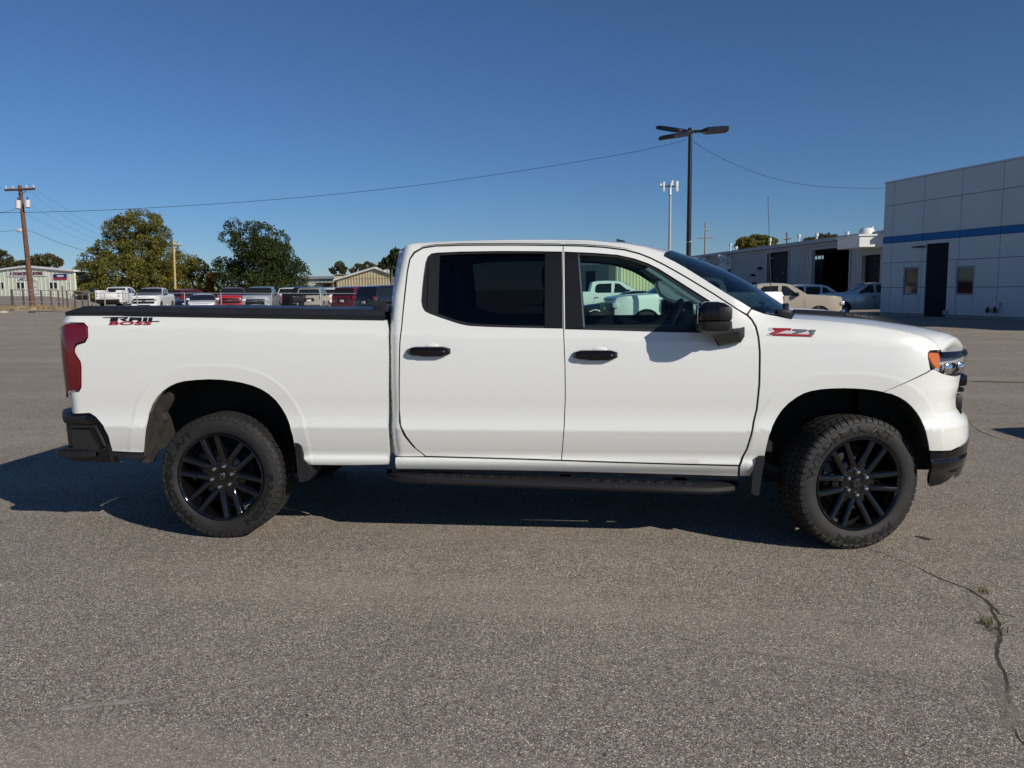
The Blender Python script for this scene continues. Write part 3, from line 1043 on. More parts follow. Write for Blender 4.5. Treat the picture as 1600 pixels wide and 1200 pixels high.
# ---- bed: rail cap, tonneau cover, tailgate, floor
cap_r = [side_pt(*p) for p in [(106, 492.5), (200, 492.6), (340, 494.8), (480, 497), (602, 499)]]
for sg in (-1, 1):
    rows = []
    for x, z in [(-2.965, cap_r[0][1])] + cap_r[1:]:
        y = S(x, z - .01)
        rows.append([(x, sg * (y + .002), z - .006), (x, sg * (y + .003), z + .012), (x, sg * (y - .02), z + .020), (x, sg * (y - .16), z + .020), (x, sg * (y - .18), z - .06)])
    obj('bed_rail_cap', MB().loft(rows), M_PLASTIC, truck)
ton_t = [(-2.84, 1.503), (-2.4, 1.496), (-1.9, 1.486), (-1.4, 1.475), (-.86, 1.463)]
tn = MB()
rows = []
zb0 = cap_r[0][1] + .018
def ton_row(x, zt_, zb_):
    r = []
    for s, dz in ((1.0, 0), (1.0, .55), (.992, .85), (.97, 1.0), (.8, 1.0), (.4, .98), (0, .97)):
        r.append((x, -.93 * s, lerp(zb_, zt_, dz)))
    r = r + [(p[0], -p[1], p[2]) for p in r[-2::-1]]
    return [(p[0], p[1], p[2] - .030 * (p[1] + .93) / 1.86) for p in r]      # the cover sags a little across
rows.append(ton_row(-2.965, zb0 + .004, zb0 - .002))
for k in range(28):
    x = lerp(-2.84, -.865, k / 27)
    zt_ = interp(x, [p[0] for p in ton_t], [p[1] for p in ton_t]) + .0015 * math.sin(k * 2.1)
    zb_ = interp(x, [-2.965] + [p[0] for p in cap_r[1:]], [p[1] for p in cap_r]) + .016
    rows.append(ton_row(x, zt_, zb_))
tn.loft(rows)
obj('tonneau_cover', tn, M_VINYL, truck, sharp=60)
br = MB().rbox((-.90, -.86, 1.470), (.10, .07, .045), .01).rbox((-.93, -.88, 1.456), (.14, .05, .02), .006)
obj('tonneau_latch', br, M_PLASTIC, truck)
tg = MB().rbox((-2.95, 0, 1.12), (.07, 1.74, .60), .02)
tg_o = obj('tailgate', tg, M_WHITE, truck)
obj('tailgate_handle', MB().rbox((-2.987, 0, 1.31), (.03, .30, .09), .012), M_GBLACK, tg_o)
bf = MB().box((-1.9, 0, .90), (2.16, 1.0, .05)).box((-.855, 0, 1.15), (.03, 1.7, .60)).box((-2.92, 0, .72), (.05, 1.70, .30))
obj('bed_floor', bf, M_DARK, truck)

# ---- rear bumper with corner step
rb = empty('rear_bumper', (.027, 0, -.014), parent=truck)
def rear_path(s, x_side, grow=0.0):
    """s 0..1 from the near side forward end round the corner to the far side"""
    pts = [(x_side, -.975 - grow), (-2.80, -.985 - grow), (-2.93, -.965 - grow), (-3.05, -.925 - grow * .8), (-3.125 - grow * .8, -.82), (-3.16 - grow, -.6), (-3.18 - grow, 0), (-3.16 - grow, .6), (-3.125 - grow * .8, .82), (-3.05, .925 + grow * .8), (-2.93, .965 + grow), (-2.80, .985 + grow), (x_side, .975 + grow)]
    return pts
def bumper_loft(prof, taper=0):
    """prof rows = (grow, z, x of the forward end)"""
    rows = []
    for gr, z, xs in prof:
        P = rear_path(0, xs, gr)
        R_ = resample(P, .045, False)
        if taper:
            m_ = len(R_) - 1
            for i_, p in enumerate(R_):
                k_ = max(0, 1 - min(i_, m_ - i_) * .045 / taper)
                sg_ = -1 if p[1] < 0 else 1
                R_[i_] = (p[0], p[1] - sg_ * .03 * k_ ** 1.5)
        rows.append([(p[0], p[1], z) for p in R_])
    n = min(len(r) for r in rows)
    rows = [[r[int(round(j * (len(r) - 1) / (n - 1)))] for j in range(n)] for r in rows]
    return MB().loft(rows)
obj('bumper_shell', bumper_loft([(-.10, .825, -2.86), (-.03, .825, -2.83), (.0, .812, -2.80), (.006, .79, -2.775), (0.0, .768, -2.75), (-.012, .755, -2.74), (-.014, .70, -2.715), (-.022, .60, -2.695), (-.02, .53, -2.68), (-.03, .50, -2.675), (-.09, .49, -2.675)]), M_GBLACK, rb, sharp=30)
obj('bumper_pad', bumper_loft([(-.06, .829, -2.80), (-.002, .829, -2.79), (.012, .820, -2.785), (.018, .800, -2.78), (.018, .770, -2.775), (.010, .752, -2.78), (-.02, .745, -2.78)], .30), M_PLASTIC, rb, sharp=40)
for sg in (-1, 1):
    st = MB()
    st.prism([(-2.985, .735), (-2.80, .735), (-2.765, .66), (-2.745, .60), (-2.79, .565), (-2.985, .565)], sg * .90, sg * .962)
    obj('step_recess', st, M_DARK, rb)
    tr = MB()
    tr.tube([(-2.98, sg * .966, .738), (-2.81, sg * .973, .738), (-2.775, sg * .975, .67), (-2.752, sg * .976, .615), (-2.80, sg * .974, .575)], .011, 8)
    obj('step_trim', tr, M_PLASTIC, rb)
    pd = MB()
    rows = []
    for x, w in ((-3.115, .02), (-3.09, .048), (-2.98, .062), (-2.86, .062), (-2.82, .05)):
        rows.append([(x, sg * .84, .585), (x, sg * (.90 + w), .585), (x, sg * (.925 + w), .572), (x, sg * (.925 + w), .545), (x, sg * (.90 + w), .530), (x, sg * .84, .530)])
    pd.loft(rows)
    obj('step_pad', pd, M_PLASTIC, rb)
    for k in range(9):
        x = lerp(-3.045, -2.865, k / 8)
        obj('step_cleat', MB().rbox((x, sg * .945, .588), (.011, .07, .014), .003), M_PLASTIC, rb)
    obj('corner_trim', MB().prism([(-2.755, .71), (-2.735, .71), (-2.70, .50), (-2.728, .50)], sg * .958, sg * .968), M_PLASTIC, rb)

# lower black strip behind the rear wheel arch
side_panel('valance', px([(175, 706.2), (200, 707.3), (222.5, 708.2), (223, 717), (218, 719.5), (180, 714.5), (176, 711)]), M_PLASTIC, truck, off=-.006, flange=.05, step=.05)

# ---- wheel houses, mud flaps, chassis
def liner(arc, y_in, name='wheel_liner'):
    for sg in (-1, 1):
        rows = []
        for x, z in resample(arc, .05, False):
            yo = S(x, z) - .012
            rows.append([(x, sg * yo, z), (x, sg * (yo - .06), z + .015), (x, sg * y_in, z + .015)])
        obj(name, MB().loft(rows), M_LINER, truck)
liner(ar, .56)
liner(af, .50)
for cx, r in ((-1.95, .58), (1.93, .58)):
    for sg in (-1, 1):
        mb = MB().prism([(cx + r * math.cos(a), .50 + r * math.sin(a)) for a in [math.pi * k / 14 for k in range(15)]], sg * .54, sg * .52)
        obj('wheel_house', mb, M_DARK, truck)
for sg in (-1, 1):
    # dusty splash shield behind the rear arch lip
    d = [(220.5, 716), (224, 702), (226, 680), (233, 655), (246, 627), (258, 613), (268, 610), (270, 618), (262, 635), (256, 645), (260, 655), (254, 664), (248, 680), (243, 700), (240, 712), (236, 722), (226, 722)]
    xz = [tuple(atY(u, v, -.90)[[0, 2]]) for u, v in d]
    obj('splash_shield', MB().prism([(float(x), float(z)) for x, z in xz], sg * .925, sg * .85), M_SPLASH, truck)
    xz = [tuple(atY(u, v, -.99)[[0, 2]]) for u, v in [(460.5, 692), (466, 693), (470.5, 697), (474, 718), (484, 730), (488, 742), (482, 751), (468, 754), (465.5, 745)]]
    obj('mud_flap', MB().prism([(float(x), float(z)) for x, z in xz], sg * .99, sg * .80), M_PLASTIC, truck)
    xz = [tuple(atY(u, v, -.99)[[0, 2]]) for u, v in [(1183, 716), (1187, 713), (1194.5, 713), (1195, 722), (1192, 735), (1189, 755), (1186.5, 774.5), (1178, 774), (1174, 770), (1176, 745)]]
    obj('mud_flap', MB().prism([(float(x), float(z)) for x, z in xz], sg * .985, sg * .80), M_PLASTIC, truck)
fr = MB()
for sg in (-1, 1):
    fr.box((-.1, sg * .46, .60), (5.6, .09, .16))
    fr.tube([(-2.75, sg * .50, .63), (-1.97, sg * .50, .42), (-1.2, sg * .50, .56)], .03, 6)
fr.tube([(-1.976, -.8, .40), (-1.976, .8, .40)], .05, 10)
fr.lathe([(.0, -.17), (.13, -.12), (.17, 0), (.13, .12), (.0, .17)], 14, 'Y', (-1.976, .0, .40))
fr.tube([(1.985, -.8, .40), (1.985, .8, .40)], .045, 10)
fr.box((1.6, 0, .56), (.9, .6, .35)).box((.2, .1, .50), (1.0, .36, .22)).box((-1.0, .25, .55), (1.0, .4, .25)).box((-1.35, 0, .64), (.1, .9, .08)).box((-2.45, 0, .62), (.35, .5, .2))
obj('chassis', fr, M_DARK, truck)
fl = MB().box((.35, 0, .60), (2.35, 1.70, .06)).box((1.95, 0, .86), (1.1, 1.0, .4)).box((2.35, 0, .72), (.5, 1.3, .6)).box((1.42, 0, .95), (.05, 1.0, .6))
obj('floor_pan', fl, M_DARK, truck)
ex = MB()
for sg in (-1, 1):
    ex.tube([(-2.35, sg * .62, .66), (-2.05, sg * .60, .60), (-1.75, sg * .62, .66)], .018, 8).tube([(-2.42, sg * .70, .47), (-2.0, sg * .70, .455)], .012, 8)
obj('suspension_arm', ex, M_STEEL, truck)

# ---- running boards
bu = atY(850, 755, -1.0)
for sg in (-1, 1):
    rbm = MB()
    zt = lambda x: float(interp(x, [-.86, 0.03, 1.33], [.424, .404, .370]))
    rows = []
    for x, yo in ((-.90, .87), (-.84, .93), (-.76, .985), (-.6, .995), (0, .998), (.8, .998), (1.12, .996), (1.22, .96), (1.315, .905)):
        z = zt(x)
        yi = .885 if -.78 < x < 1.2 else .84
        rows.append([(x, sg * yi, z + .010), (x, sg * (yo - .025), z + .004), (x, sg * yo, z - .006), (x, sg * (yo + .004), z - .028), (x, sg * (yo - .01), z - .046), (x, sg * yi, z - .046)])
    rbm.loft(rows)
    rbm.f += [tuple(range(6)), tuple(range(len(rbm.v) - 6, len(rbm.v)))]
    rbm.s += [False, False]
    board = obj('running_board', rbm, M_PLASTIC, truck)
    n = 0
    for x0, x1 in ((-.62, -.06), (.42, 1.0)):
        for k in range(8):
            x = lerp(x0, x1, k / 7)
            obj('tread_stud', MB().rbox((x, sg * .94, zt(x) + .007), (.045, .045, .010), .004), M_PLASTIC, board)
    for x in (-.55, .25, .98):
        obj('board_bracket', MB().box((x, sg * .74, zt(x) - .02), (.07, .34, .04)).box((x, sg * .56, zt(x) + .06), (.06, .05, .2)), M_DARK, board)

# ---- badges
def side_text(s, u0, v0, u1, v1, m, parent, shear=.35, name='badge_lettering', bold=.02, depth=.004):
    a = side_pt(u0, v1); b = side_pt(u1, v1 + (0)); c = side_pt(u0, v0)
    w = b[0] - a[0]; h = c[1] - a[1]; sl = (b[1] - a[1]) / w
    V, Fc = text_geo(s, w, h, shear, depth, bold)
    out = []
    for x, y, z in V:
        X = a[0] + x; Z = a[1] + z + sl * x
        out.append((X, -(S(X, Z) + .0008) + y, Z))
    return obj(name, MB().add(out, Fc), m, parent)
def side_poly(name, pts, m, parent, off=.003):
    xz = px(pts)
    mb = MB()
    n = len(xz)
    V = [(x, -(S(x, z) + off), z) for x, z in xz] + [(x, -(S(x, z) - .002), z) for x, z in xz]
    tri = delaunay_2d_cdt([Vector(p) for p in xz], [(i, (i + 1) % n) for i in range(n)], [], 1, 1e-6)
    if len(tri[0]) == n:
        mb.add(V, [tuple(f) for f in tri[2]] + [(i, (i + 1) % n, n + (i + 1) % n, n + i) for i in range(n)])
    else:
        mb.add(V, [tuple(range(n))] + [(i, (i + 1) % n, n + (i + 1) % n, n + i) for i in range(n)])
    return obj(name, mb, m, parent)
def TB(x, y):
    return (150 + x / 14.545, 480 + y / 14.545)
badge = empty('bed_badge', parent=truck)
side_poly('badge_bar', [TB(162, 226), TB(325, 226), TB(322, 244), TB(170, 240)], M_BLACKBADGE, badge)
side_poly('badge_bar', [TB(1275, 312), TB(1450, 312), TB(1440, 331), TB(1268, 331)], M_BLACKBADGE, badge)
tl_ = [('badge_letter', [(330, 220), (425, 220), (408, 318), (318, 318), (342, 240), (325, 238)]),
       ('badge_letter', [(432, 220), (728, 222), (722, 262), (660, 280), (725, 318), (640, 318), (560, 275), (540, 262), (640, 258), (645, 243), (515, 242), (492, 318), (415, 318)]),
       ('badge_letter', [(775, 225), (1050, 232), (1035, 322), (950, 322), (955, 292), (842, 290), (835, 320), (745, 318)]),
       ('badge_letter', [(1085, 232), (1180, 232), (1160, 325), (1068, 325)]),
       ('badge_letter', [(1208, 232), (1295, 232), (1272, 325), (1185, 325)])]
for nm, P in tl_:
    side_poly(nm, [TB(*p) for p in P], M_BLACKBADGE, badge)
side_poly('badge_counter', [TB(845, 248), TB(955, 250), TB(950, 268), TB(840, 266)], M_STEEL, badge, .0042)
side_text('BOSS', *TB(300, 324), *TB(1280, 400), M_RED, badge, .35, bold=.025)

def ZB(x, y):
    return (1190 + x / 16, 500 + y / 16)
M_BGREY = mat('badge_grey', (.16, .165, .17), .35, metal=.3)
M_BSILV = mat('bright_badge_silver', (.66, .67, .68), .3, metal=.25)
z71 = empty('fender_badge', parent=truck)
side_poly('badge_base', [ZB(*p) for p in [(195, 190), (760, 200), (740, 250), (1170, 250), (1180, 240), (1360, 240), (1285, 425), (130, 385), (190, 300), (300, 262), (180, 255)]], M_BSILV, z71, .003)
for P in ([(265, 195), (745, 207), (715, 262), (640, 250), (270, 362), (205, 360), (215, 320), (345, 275), (300, 235)],
          [(275, 365), (420, 335), (540, 335), (760, 345), (1170, 362), (1250, 385), (1235, 412), (300, 385)]):
    side_poly('badge_letter', [ZB(*p) for p in P], M_RED, z71, .006)
for P in ([(785, 222), (1150, 238), (1130, 275), (905, 330), (760, 330), (900, 280), (765, 262)], [(1185, 240), (1355, 242), (1290, 370), (1200, 352), (1225, 290), (1175, 300)]):
    side_poly('badge_letter', [ZB(*p) for p in P], M_BGREY, z71, .006)

# ---- door mirror
def mirror(sg, parent):
    m = empty('door_mirror', (-.024, 0, 0), parent=parent)
    # housing, built as stacked rounded sections (x0, x1, y0, y1, z)
    def stack(name, secs, mt, r=.035):
        rows = []
        for x0, x1, y0, y1, z in secs:
            cx, cy, hx_, hy_ = (x0 + x1) / 2, (y0 + y1) / 2, (x1 - x0) / 2, (y1 - y0) / 2
            ring = []
            for k in range(28):
                a = 2 * math.pi * k / 28
                c, s_ = math.cos(a), math.sin(a)
                ring.append((cx + hx_ * math.copysign(abs(c) ** .5, c), sg * (cy + hy_ * math.copysign(abs(s_) ** .5, s_)), z))
            rows.append(ring + ring[:1])
        mb = MB().loft(rows)
        n = 29
        mb.f += [tuple(range(n - 1)), tuple(range(len(mb.v) - n, len(mb.v) - 1))]
        mb.s += [True, True]
        return obj(name, mb, mt, m, sharp=60)
    stack('mirror_cap', [(1.042, 1.225, .985, 1.205, 1.392), (1.040, 1.232, .975, 1.215, 1.400), (1.042, 1.235, .972, 1.216, 1.44), (1.050, 1.222, .980, 1.208, 1.475), (1.062, 1.195, 1.0, 1.190, 1.492), (1.085, 1.16, 1.04, 1.15, 1.500)], M_GBLACK)
    stack('mirror_base', [(1.075, 1.20, .97, 1.16, 1.322), (1.052, 1.232, .955, 1.200, 1.332), (1.044, 1.242, .960, 1.212, 1.35), (1.041, 1.238, .968, 1.213, 1.388)], M_PLASTIC)
    rec = MB()
    rec.rbox((1.185, sg * 1.197, 1.432), (.085, .05, .085), .018)
    obj('mirror_side_panel', rec, M_PLASTIC, m)
    gl = MB().rbox((1.039, sg * 1.09, 1.43), (.006, .18, .11), .002)
    obj('mirror_glass', gl, M_CHROME, m)
    arm = MB()
    rows = []
    for x0, x1, y, z0, z1 in ((1.17, 1.335, .93, 1.232, 1.345), (1.168, 1.338, 1.00, 1.234, 1.345), (1.172, 1.332, 1.03, 1.245, 1.345), (1.12, 1.29, 1.075, 1.30, 1.345), (1.08, 1.25, 1.13, 1.318, 1.345)):
        rows.append([(x0, sg * y, z1), (x0, sg * y, lerp(z0, z1, .3)), (lerp(x0, x1, .12), sg * y, z0), (lerp(x0, x1, .88), sg * y, z0 + .02), (x1, sg * y, lerp(z0, z1, .5)), (x1, sg * y, z1)])
    arm.loft(rows)
    arm.f += [tuple(range(6)), tuple(range(len(arm.v) - 6, len(arm.v)))]
    arm.s += [False, False]
    obj('mirror_foot', arm, M_PLASTIC, m)
mirror(-1, truck)
mirror(1, truck)

# ---- interior
it = empty('interior', parent=truck)
obj('dashboard', MB().rbox((1.32, 0, 1.19), (.50, 1.60, .34), .06).rbox((1.40, 0, 1.33), (.36, 1.55, .10), .04).rbox((1.2, .42, 1.36), (.22, .40, .08), .03), M_INT, it)
hd = []
for x, z in ((-.70, 1.80), (-.4, 1.83), (0, 1.84), (.45, 1.825), (.66, 1.80), (.86, 1.745)):
    ys = S_cab(x, z) - .05
    hd.append([(x, y * ys, z - .03 * abs(y) ** 4) for y in (-1, -.9, -.5, 0, .5, .9, 1)])
obj('headliner', MB().loft(hd), M_INT, it)
for sg in (-1, 1):
    st = empty('seat', parent=it)
    obj('seat_cushion', MB().rbox((.48, sg * .42, .98), (.52, .52, .20), .06), M_INT, st)
    obj('seat_back', MB().rbox((.20, sg * .42, 1.28), (.16, .50, .56), .06, rot=Matrix.Rotation(-.12, 3, 'Y')), M_INT, st)
    obj('head_rest', MB().rbox((.145, sg * .42, 1.66), (.11, .27, .19), .05), M_INT, st)
    # front pillar trims
    P = [(a[0] - .03, sg * (S_cab(a[0], a[1]) - .05), a[1] - .035) for a in pil]
    obj('pillar_cover', MB().tube(P, .030, 8), M_INT if sg < 0 else M_INTG, it)
    obj('door_card', MB().box((.75, sg * .90, 1.0), (1.0, .05, .72)).box((-.25, sg * .90, 1.0), (.85, .05, .76)), M_INT, it)
obj('rear_bench', MB().rbox((-.38, 0, .98), (.45, 1.4, .22), .06).rbox((-.66, 0, 1.28), (.15, 1.4, .55), .05), M_INT, it)
for y in (-.45, 0, .45):
    obj('head_rest', MB().rbox((-.66, y, 1.58), (.1, .25, .15), .04), M_INT, it)
sw = MB()
ring = [(.19 * math.cos(a), .19 * math.sin(a)) for a in [2 * math.pi * k / 24 for k in range(25)]]
Rm = Matrix.Rotation(math.radians(-62), 3, 'Y')
def swp(a, b, c=0):
    v = Rm @ Vector((a, b, c))
    return (v.x + 1.02, v.y + .42, v.z + 1.315)
sw.tube([swp(a, b) for a, b in ring], .019, 8, caps=False)
for a in (0, math.pi / 2, -math.pi / 2, math.pi):
    sw.tube([swp(.05 * math.cos(a), .05 * math.sin(a), -.02), swp(.19 * math.cos(a), .19 * math.sin(a))], .018, 6)
sw.tube([swp(0, 0, -.01), swp(0, 0, -.05)], .06, 12)
obj('steering_wheel', sw, M_INT, it)
# pale pillar trim with a grab handle on the far side, sun visor
def fr_pt(u, v, Y):
    return tuple(atY(u, v, Y))
trim = [(1014, 428, 1030, 441), (1030, 440, 1046, 452)]
tp = MB()
rows = []
for (u0, v0), (u1, v1) in [((1027, 428), (1012, 431)), ((1029, 440), (1022, 446)), ((1036, 444), (1026, 456)), ((1046, 450), (1031, 464)), ((1056, 458), (1044, 470)), ((1066, 464), (1056, 473.5)), ((1078, 468.5), (1069, 472.5))]:
    a = fr_pt(u0, v0, .74); b = fr_pt(u1, v1, .70)
    rows.append([(a[0], a[1] + .03, a[2]), a, tuple((Vector(a) + Vector(b)) / 2 + Vector((0, -.02, 0))), b, (b[0], b[1] + .03, b[2])])
tp.loft(rows)
obj('front_pillar_trim', tp, M_INTG, it)
gh = MB().tube([fr_pt(1029, 432, .66), fr_pt(1028, 447, .64), fr_pt(1033, 458, .63), fr_pt(1044, 466, .63), fr_pt(1060, 470, .66)], .016, 8)
obj('grab_handle', gh, M_INTG, it)
vs = MB().rbox(tuple(atY(1018, 429, .52)), (.17, .36, .02), .008, rot=Matrix.Rotation(math.radians(32), 3, 'Y'))
obj('sun_visor', vs, M_INTG, it)

# ---- wheels
TR, TW = .405, .1375
M_WHEELK = mat('wheel_gloss_black', (.004, .004, .005), .07, spec=.5, coat=.5)
M_LUG = mat('polished_lug', (0.62, 0.62, 0.63), 0.3, metal=1.0)
def bowtie(s):
    return [(-1.0 * s, .28 * s), (-.38 * s, .28 * s), (-.30 * s, .52 * s), (.42 * s, .52 * s), (.34 * s, .28 * s), (1.0 * s, .28 * s), (.86 * s, -.28 * s), (.38 * s, -.28 * s), (.30 * s, -.52 * s), (-.42 * s, -.52 * s), (-.34 * s, -.28 * s), (-.86 * s, -.28 * s)]
def make_wheel(texts, spin):
    """wheel centred on the origin, outer face to -Y"""
    w = empty('wheel', parent=truck)
    prof = [(.274, .10), (.284, .119), (.296, .128), (.312, .134), (.334, .1375), (.352, .136), (.372, .131), (.386, .122), (.393, .112)]
    tyre = [(r, -t) for r, t in prof] + [(.3955, -.06), (.3965, 0), (.3955, .06)] + [(r, t) for r, t in reversed(prof)]
    obj('tyre', MB().lathe(tyre, 96), M_RUBBER, w)
    # tread: five rows of lugs round the tyre
    NT = 58
    tb = MB()
    def lug(a0, a1, w0, w1, r0, r1, skew=0.0, wr=None):
        V = []
        for r in (r0, r1):
            for (a, ww) in ((a0, w0), (a1, w0), (a1 + skew, w1), (a0 + skew, w1)):
                V.append((r * math.cos(a), ww, r * math.sin(a)))
        tb.add(V, [(4, 5, 6, 7), (0, 1, 5, 4), (1, 2, 6, 5), (2, 3, 7, 6), (3, 0, 4, 7)])
    st = 2 * math.pi / NT
    rng = random.Random(3)
    for k in range(NT):
        a = k * st
        for sd in (-1, 1):
            e = .85 if k % 2 else .74
            # shoulder lug with its sidewall block
            V = []
            a0, a1 = a, a + st * e
            ww = [(.078, .4045), (.112, .4035), (.126, .394), (.1335, .378 if k % 2 else .370)]
            for aa in (a0, a1):
                V += [(r * math.cos(aa), sd * t, r * math.sin(aa)) for t, r in ww]
                V += [((r - .011) * math.cos(aa), sd * (t - .006), (r - .011) * math.sin(aa)) for t, r in ww]
            tb.add(V, [(0, 8, 9, 1), (1, 9, 10, 2), (2, 10, 11, 3), (0, 1, 5, 4), (1, 2, 6, 5), (2, 3, 7, 6), (8, 12, 13, 9), (9, 13, 14, 10), (10, 14, 15, 11), (3, 11, 15, 7)])
            lug(a + st * .3, a + st * 1.12, sd * .036, sd * .070, .392, .4055, st * .25)
        lug(a + st * .1, a + st * .92, -.028, .028, .392, .406, st * .4)
    obj('tread', tb, M_RUBBER, w, kind='stuff')
    rim = MB().lathe([(.262, .10), (.274, .118), (.281, -.119), (.283, -.127), (.277, -.1305), (.270, -.125), (.264, -.112), (.258, -.085), (.252, -.02), (.248, .10)], 72)
    obj('rim', rim, M_WHEELK, w, sharp=40)
    hubm = MB().lathe([(.0, -.090), (.034, -.090), (.036, -.086), (.050, -.087), (.086, -.092), (.098, -.088), (.102, -.07), (.095, -.03), (.06, .0), (.0, .0)], 48)
    obj('hub', hubm, M_WHEELK, w, sharp=40)
    for k in range(6):
        base = spin + k * math.pi / 3
        for sd in (-1, 1):
            sp = MB()
            rows = []
            for r, off, hw, yf in ((.066, .033, .023, -.086), (.10, .037, .023, -.097), (.15, .040, .0215, -.107), (.20, .044, .0205, -.114), (.248, .048, .021, -.119), (.264, .050, .025, -.120)):
                def P(rr, oo, yy):
                    return (rr * math.cos(base) - oo * math.sin(base), yy, rr * math.sin(base) + oo * math.cos(base))
                o = sd * off
                rows.append([P(r, o - hw, yf + .045), P(r, o - hw, yf + .016), P(r, o - hw * .5, yf), P(r, o + hw * .5, yf), P(r, o + hw, yf + .016), P(r, o + hw, yf + .045)])
            sp.loft(rows)
            obj('spoke', sp, M_WHEELK, w, sharp=80)
        web = MB()
        wr_ = []
        for r, hw_, yf in ((.07, .034, -.072), (.10, .037, -.076), (.125, .030, -.074), (.145, .012, -.066)):
            ca_, sa_ = math.cos(base), math.sin(base)
            wr_.append([(r * ca_ - o_ * sa_, y_, r * sa_ + o_ * ca_) for o_, y_ in ((-hw_, yf + .05), (-hw_, yf), (hw_, yf), (hw_, yf + .05))])
        web.loft(wr_)
        obj('spoke_web', web, M_WHEELK, w)
        a = spin + k * math.pi / 3 + math.pi / 6
        nut = MB().lathe([(.0, -.116), (.008, -.1145), (.0125, -.108), (.014, -.099), (.014, -.080)], 12, 'Y', (.070 * math.cos(a), 0, .070 * math.sin(a)))
        obj('lug_nut', nut, M_LUG, w)
    cap = MB().lathe([(.0, -.0965), (.024, -.0965), (.031, -.0945), (.034, -.089)], 32)
    obj('center_cap', cap, M_WHEELK, w)
    # outlined emblem on the cap
    bt = bowtie(.024)
    ca, sa = math.cos(spin + 1.25), math.sin(spin + 1.25)
    bt = [(x * ca - y * sa, x * sa + y * ca) for x, y in bt]
    em = MB()
    for i in range(len(bt)):
        a, b = bt[i], bt[(i + 1) % len(bt)]
        em.tube([(a[0], -.0972, a[1]), (b[0], -.0972, b[1])], .0011, 5)
    obj('cap_emblem', em, M_STEEL, w)
    disc = MB().lathe([(.09, .0), (.175, .0), (.175, .03), (.09, .03)], 40).lathe([(.0, -.02), (.085, -.02), (.09, .02)], 24)
    obj('brake_disc', disc, M_BRAKE, w)
    cal = MB().rbox((-.15, .0, .06), (.08, .09, .17), .02)
    obj('brake_caliper', cal, M_BRAKE, w)
    obj('brake_shield', MB().lathe([(.0, .05), (.22, .05)], 30), M_DARK, w)
    for s, mid, size, r0, sp_ in texts:
        V, Fc = text_geo(s, 1.0, 1.0, .0, .0025, .03)
        span = math.radians(sp_)
        lt = []
        for x, y, z in V:
            a = mid + span / 2 - x * span
            r = r0 + (z - .5) * size
            wid = float(np.interp(r, [.274, .284, .296, .312, .334, .352, .372, .386], [.10, .119, .128, .134, .1375, .136, .131, .122]))
            lt.append((r * math.cos(a) * -1 if False else r * math.cos(a), -wid - .0016 + y, r * math.sin(a)))
        obj('tyre_lettering', MB().add(lt, Fc), M_LETTER, w)
    return w
def place(w, x, y, z, steer=0.0, flip=False):
    w.location = (x, y, z)
    w.rotation_euler = (0, 0, steer + (math.pi if flip else 0))
FRX, FRY, STEER = 1.975, -.865, math.radians(17)
wf = make_wheel([('WILDPEAK A/T', math.radians(112), .044, .337, 118), ('FALKEN', math.radians(278), .041, .337, 66)], math.radians(0))
place(wf, FRX, FRY, .401, STEER)
wr = make_wheel([('WILDPEAK A/T', math.radians(178), .044, .337, 118), ('FALKEN', math.radians(-28), .041, .337, 66)], math.radians(-15))
place(wr, -1.955, -.865, .401)
wf2 = copy_tree(wf, truck); place(wf2, FRX, .865, .401, STEER, True)
wr2 = copy_tree(wr, truck); place(wr2, -1.955, .865, .401, 0, True)
# valve dots on the rear tyre
# ================================================================== other vehicles on the lot
def vpaint(name, c, rough=.3, metal=0.0):
    return mat(name, c, rough, metal=metal, coat=1.0)
P_WHITE = vpaint('fleet_white_paint', (.78, .78, .76))
P_SILVER = vpaint('silver_paint', (.52, .53, .54), .35, .45)
P_GREY = vpaint('grey_paint', (.16, .165, .17), .35, .4)
P_RED = vpaint('bright_red_paint', (.40, .012, .018))
P_MAROON = vpaint('maroon_paint', (.11, .006, .012))
P_BLACK = vpaint('black_paint', (.008, .008, .010))
P_BEIGE = vpaint('beige_paint', (.42, .36, .27), .35)
P_CHAMP = vpaint('champagne_paint', (.40, .37, .32), .35, .3)
P_BLUE = vpaint('blue_paint', (.03, .07, .22))
M_CARGLASS = mat('car_glass', (.012, .016, .018), .06)
M_GRILLE = mat('grille_black', (.012, .012, .013), .35)
M_BUMPCHROME = mat('bumper_chrome', (.62, .62, .63), .22, metal=1.0)
M_HEADLAMP = mat('head_lamp_glass', (.55, .57, .58), .12, coat=1.0)
M_TAIL = mat('tail_lamp_red', (.17, .005, .01), .2, coat=.6)
M_PLATE = mat('license_plate', (.62, .62, .60), .5)
M_TYRE2 = mat('tyre_black', (.02, .02, .02), .8)
M_SEAM = mat('shut_line', (.02, .02, .02), .8)
M_ALLOY = mat('alloy_rim', (.45, .45, .46), .35, metal=.9)

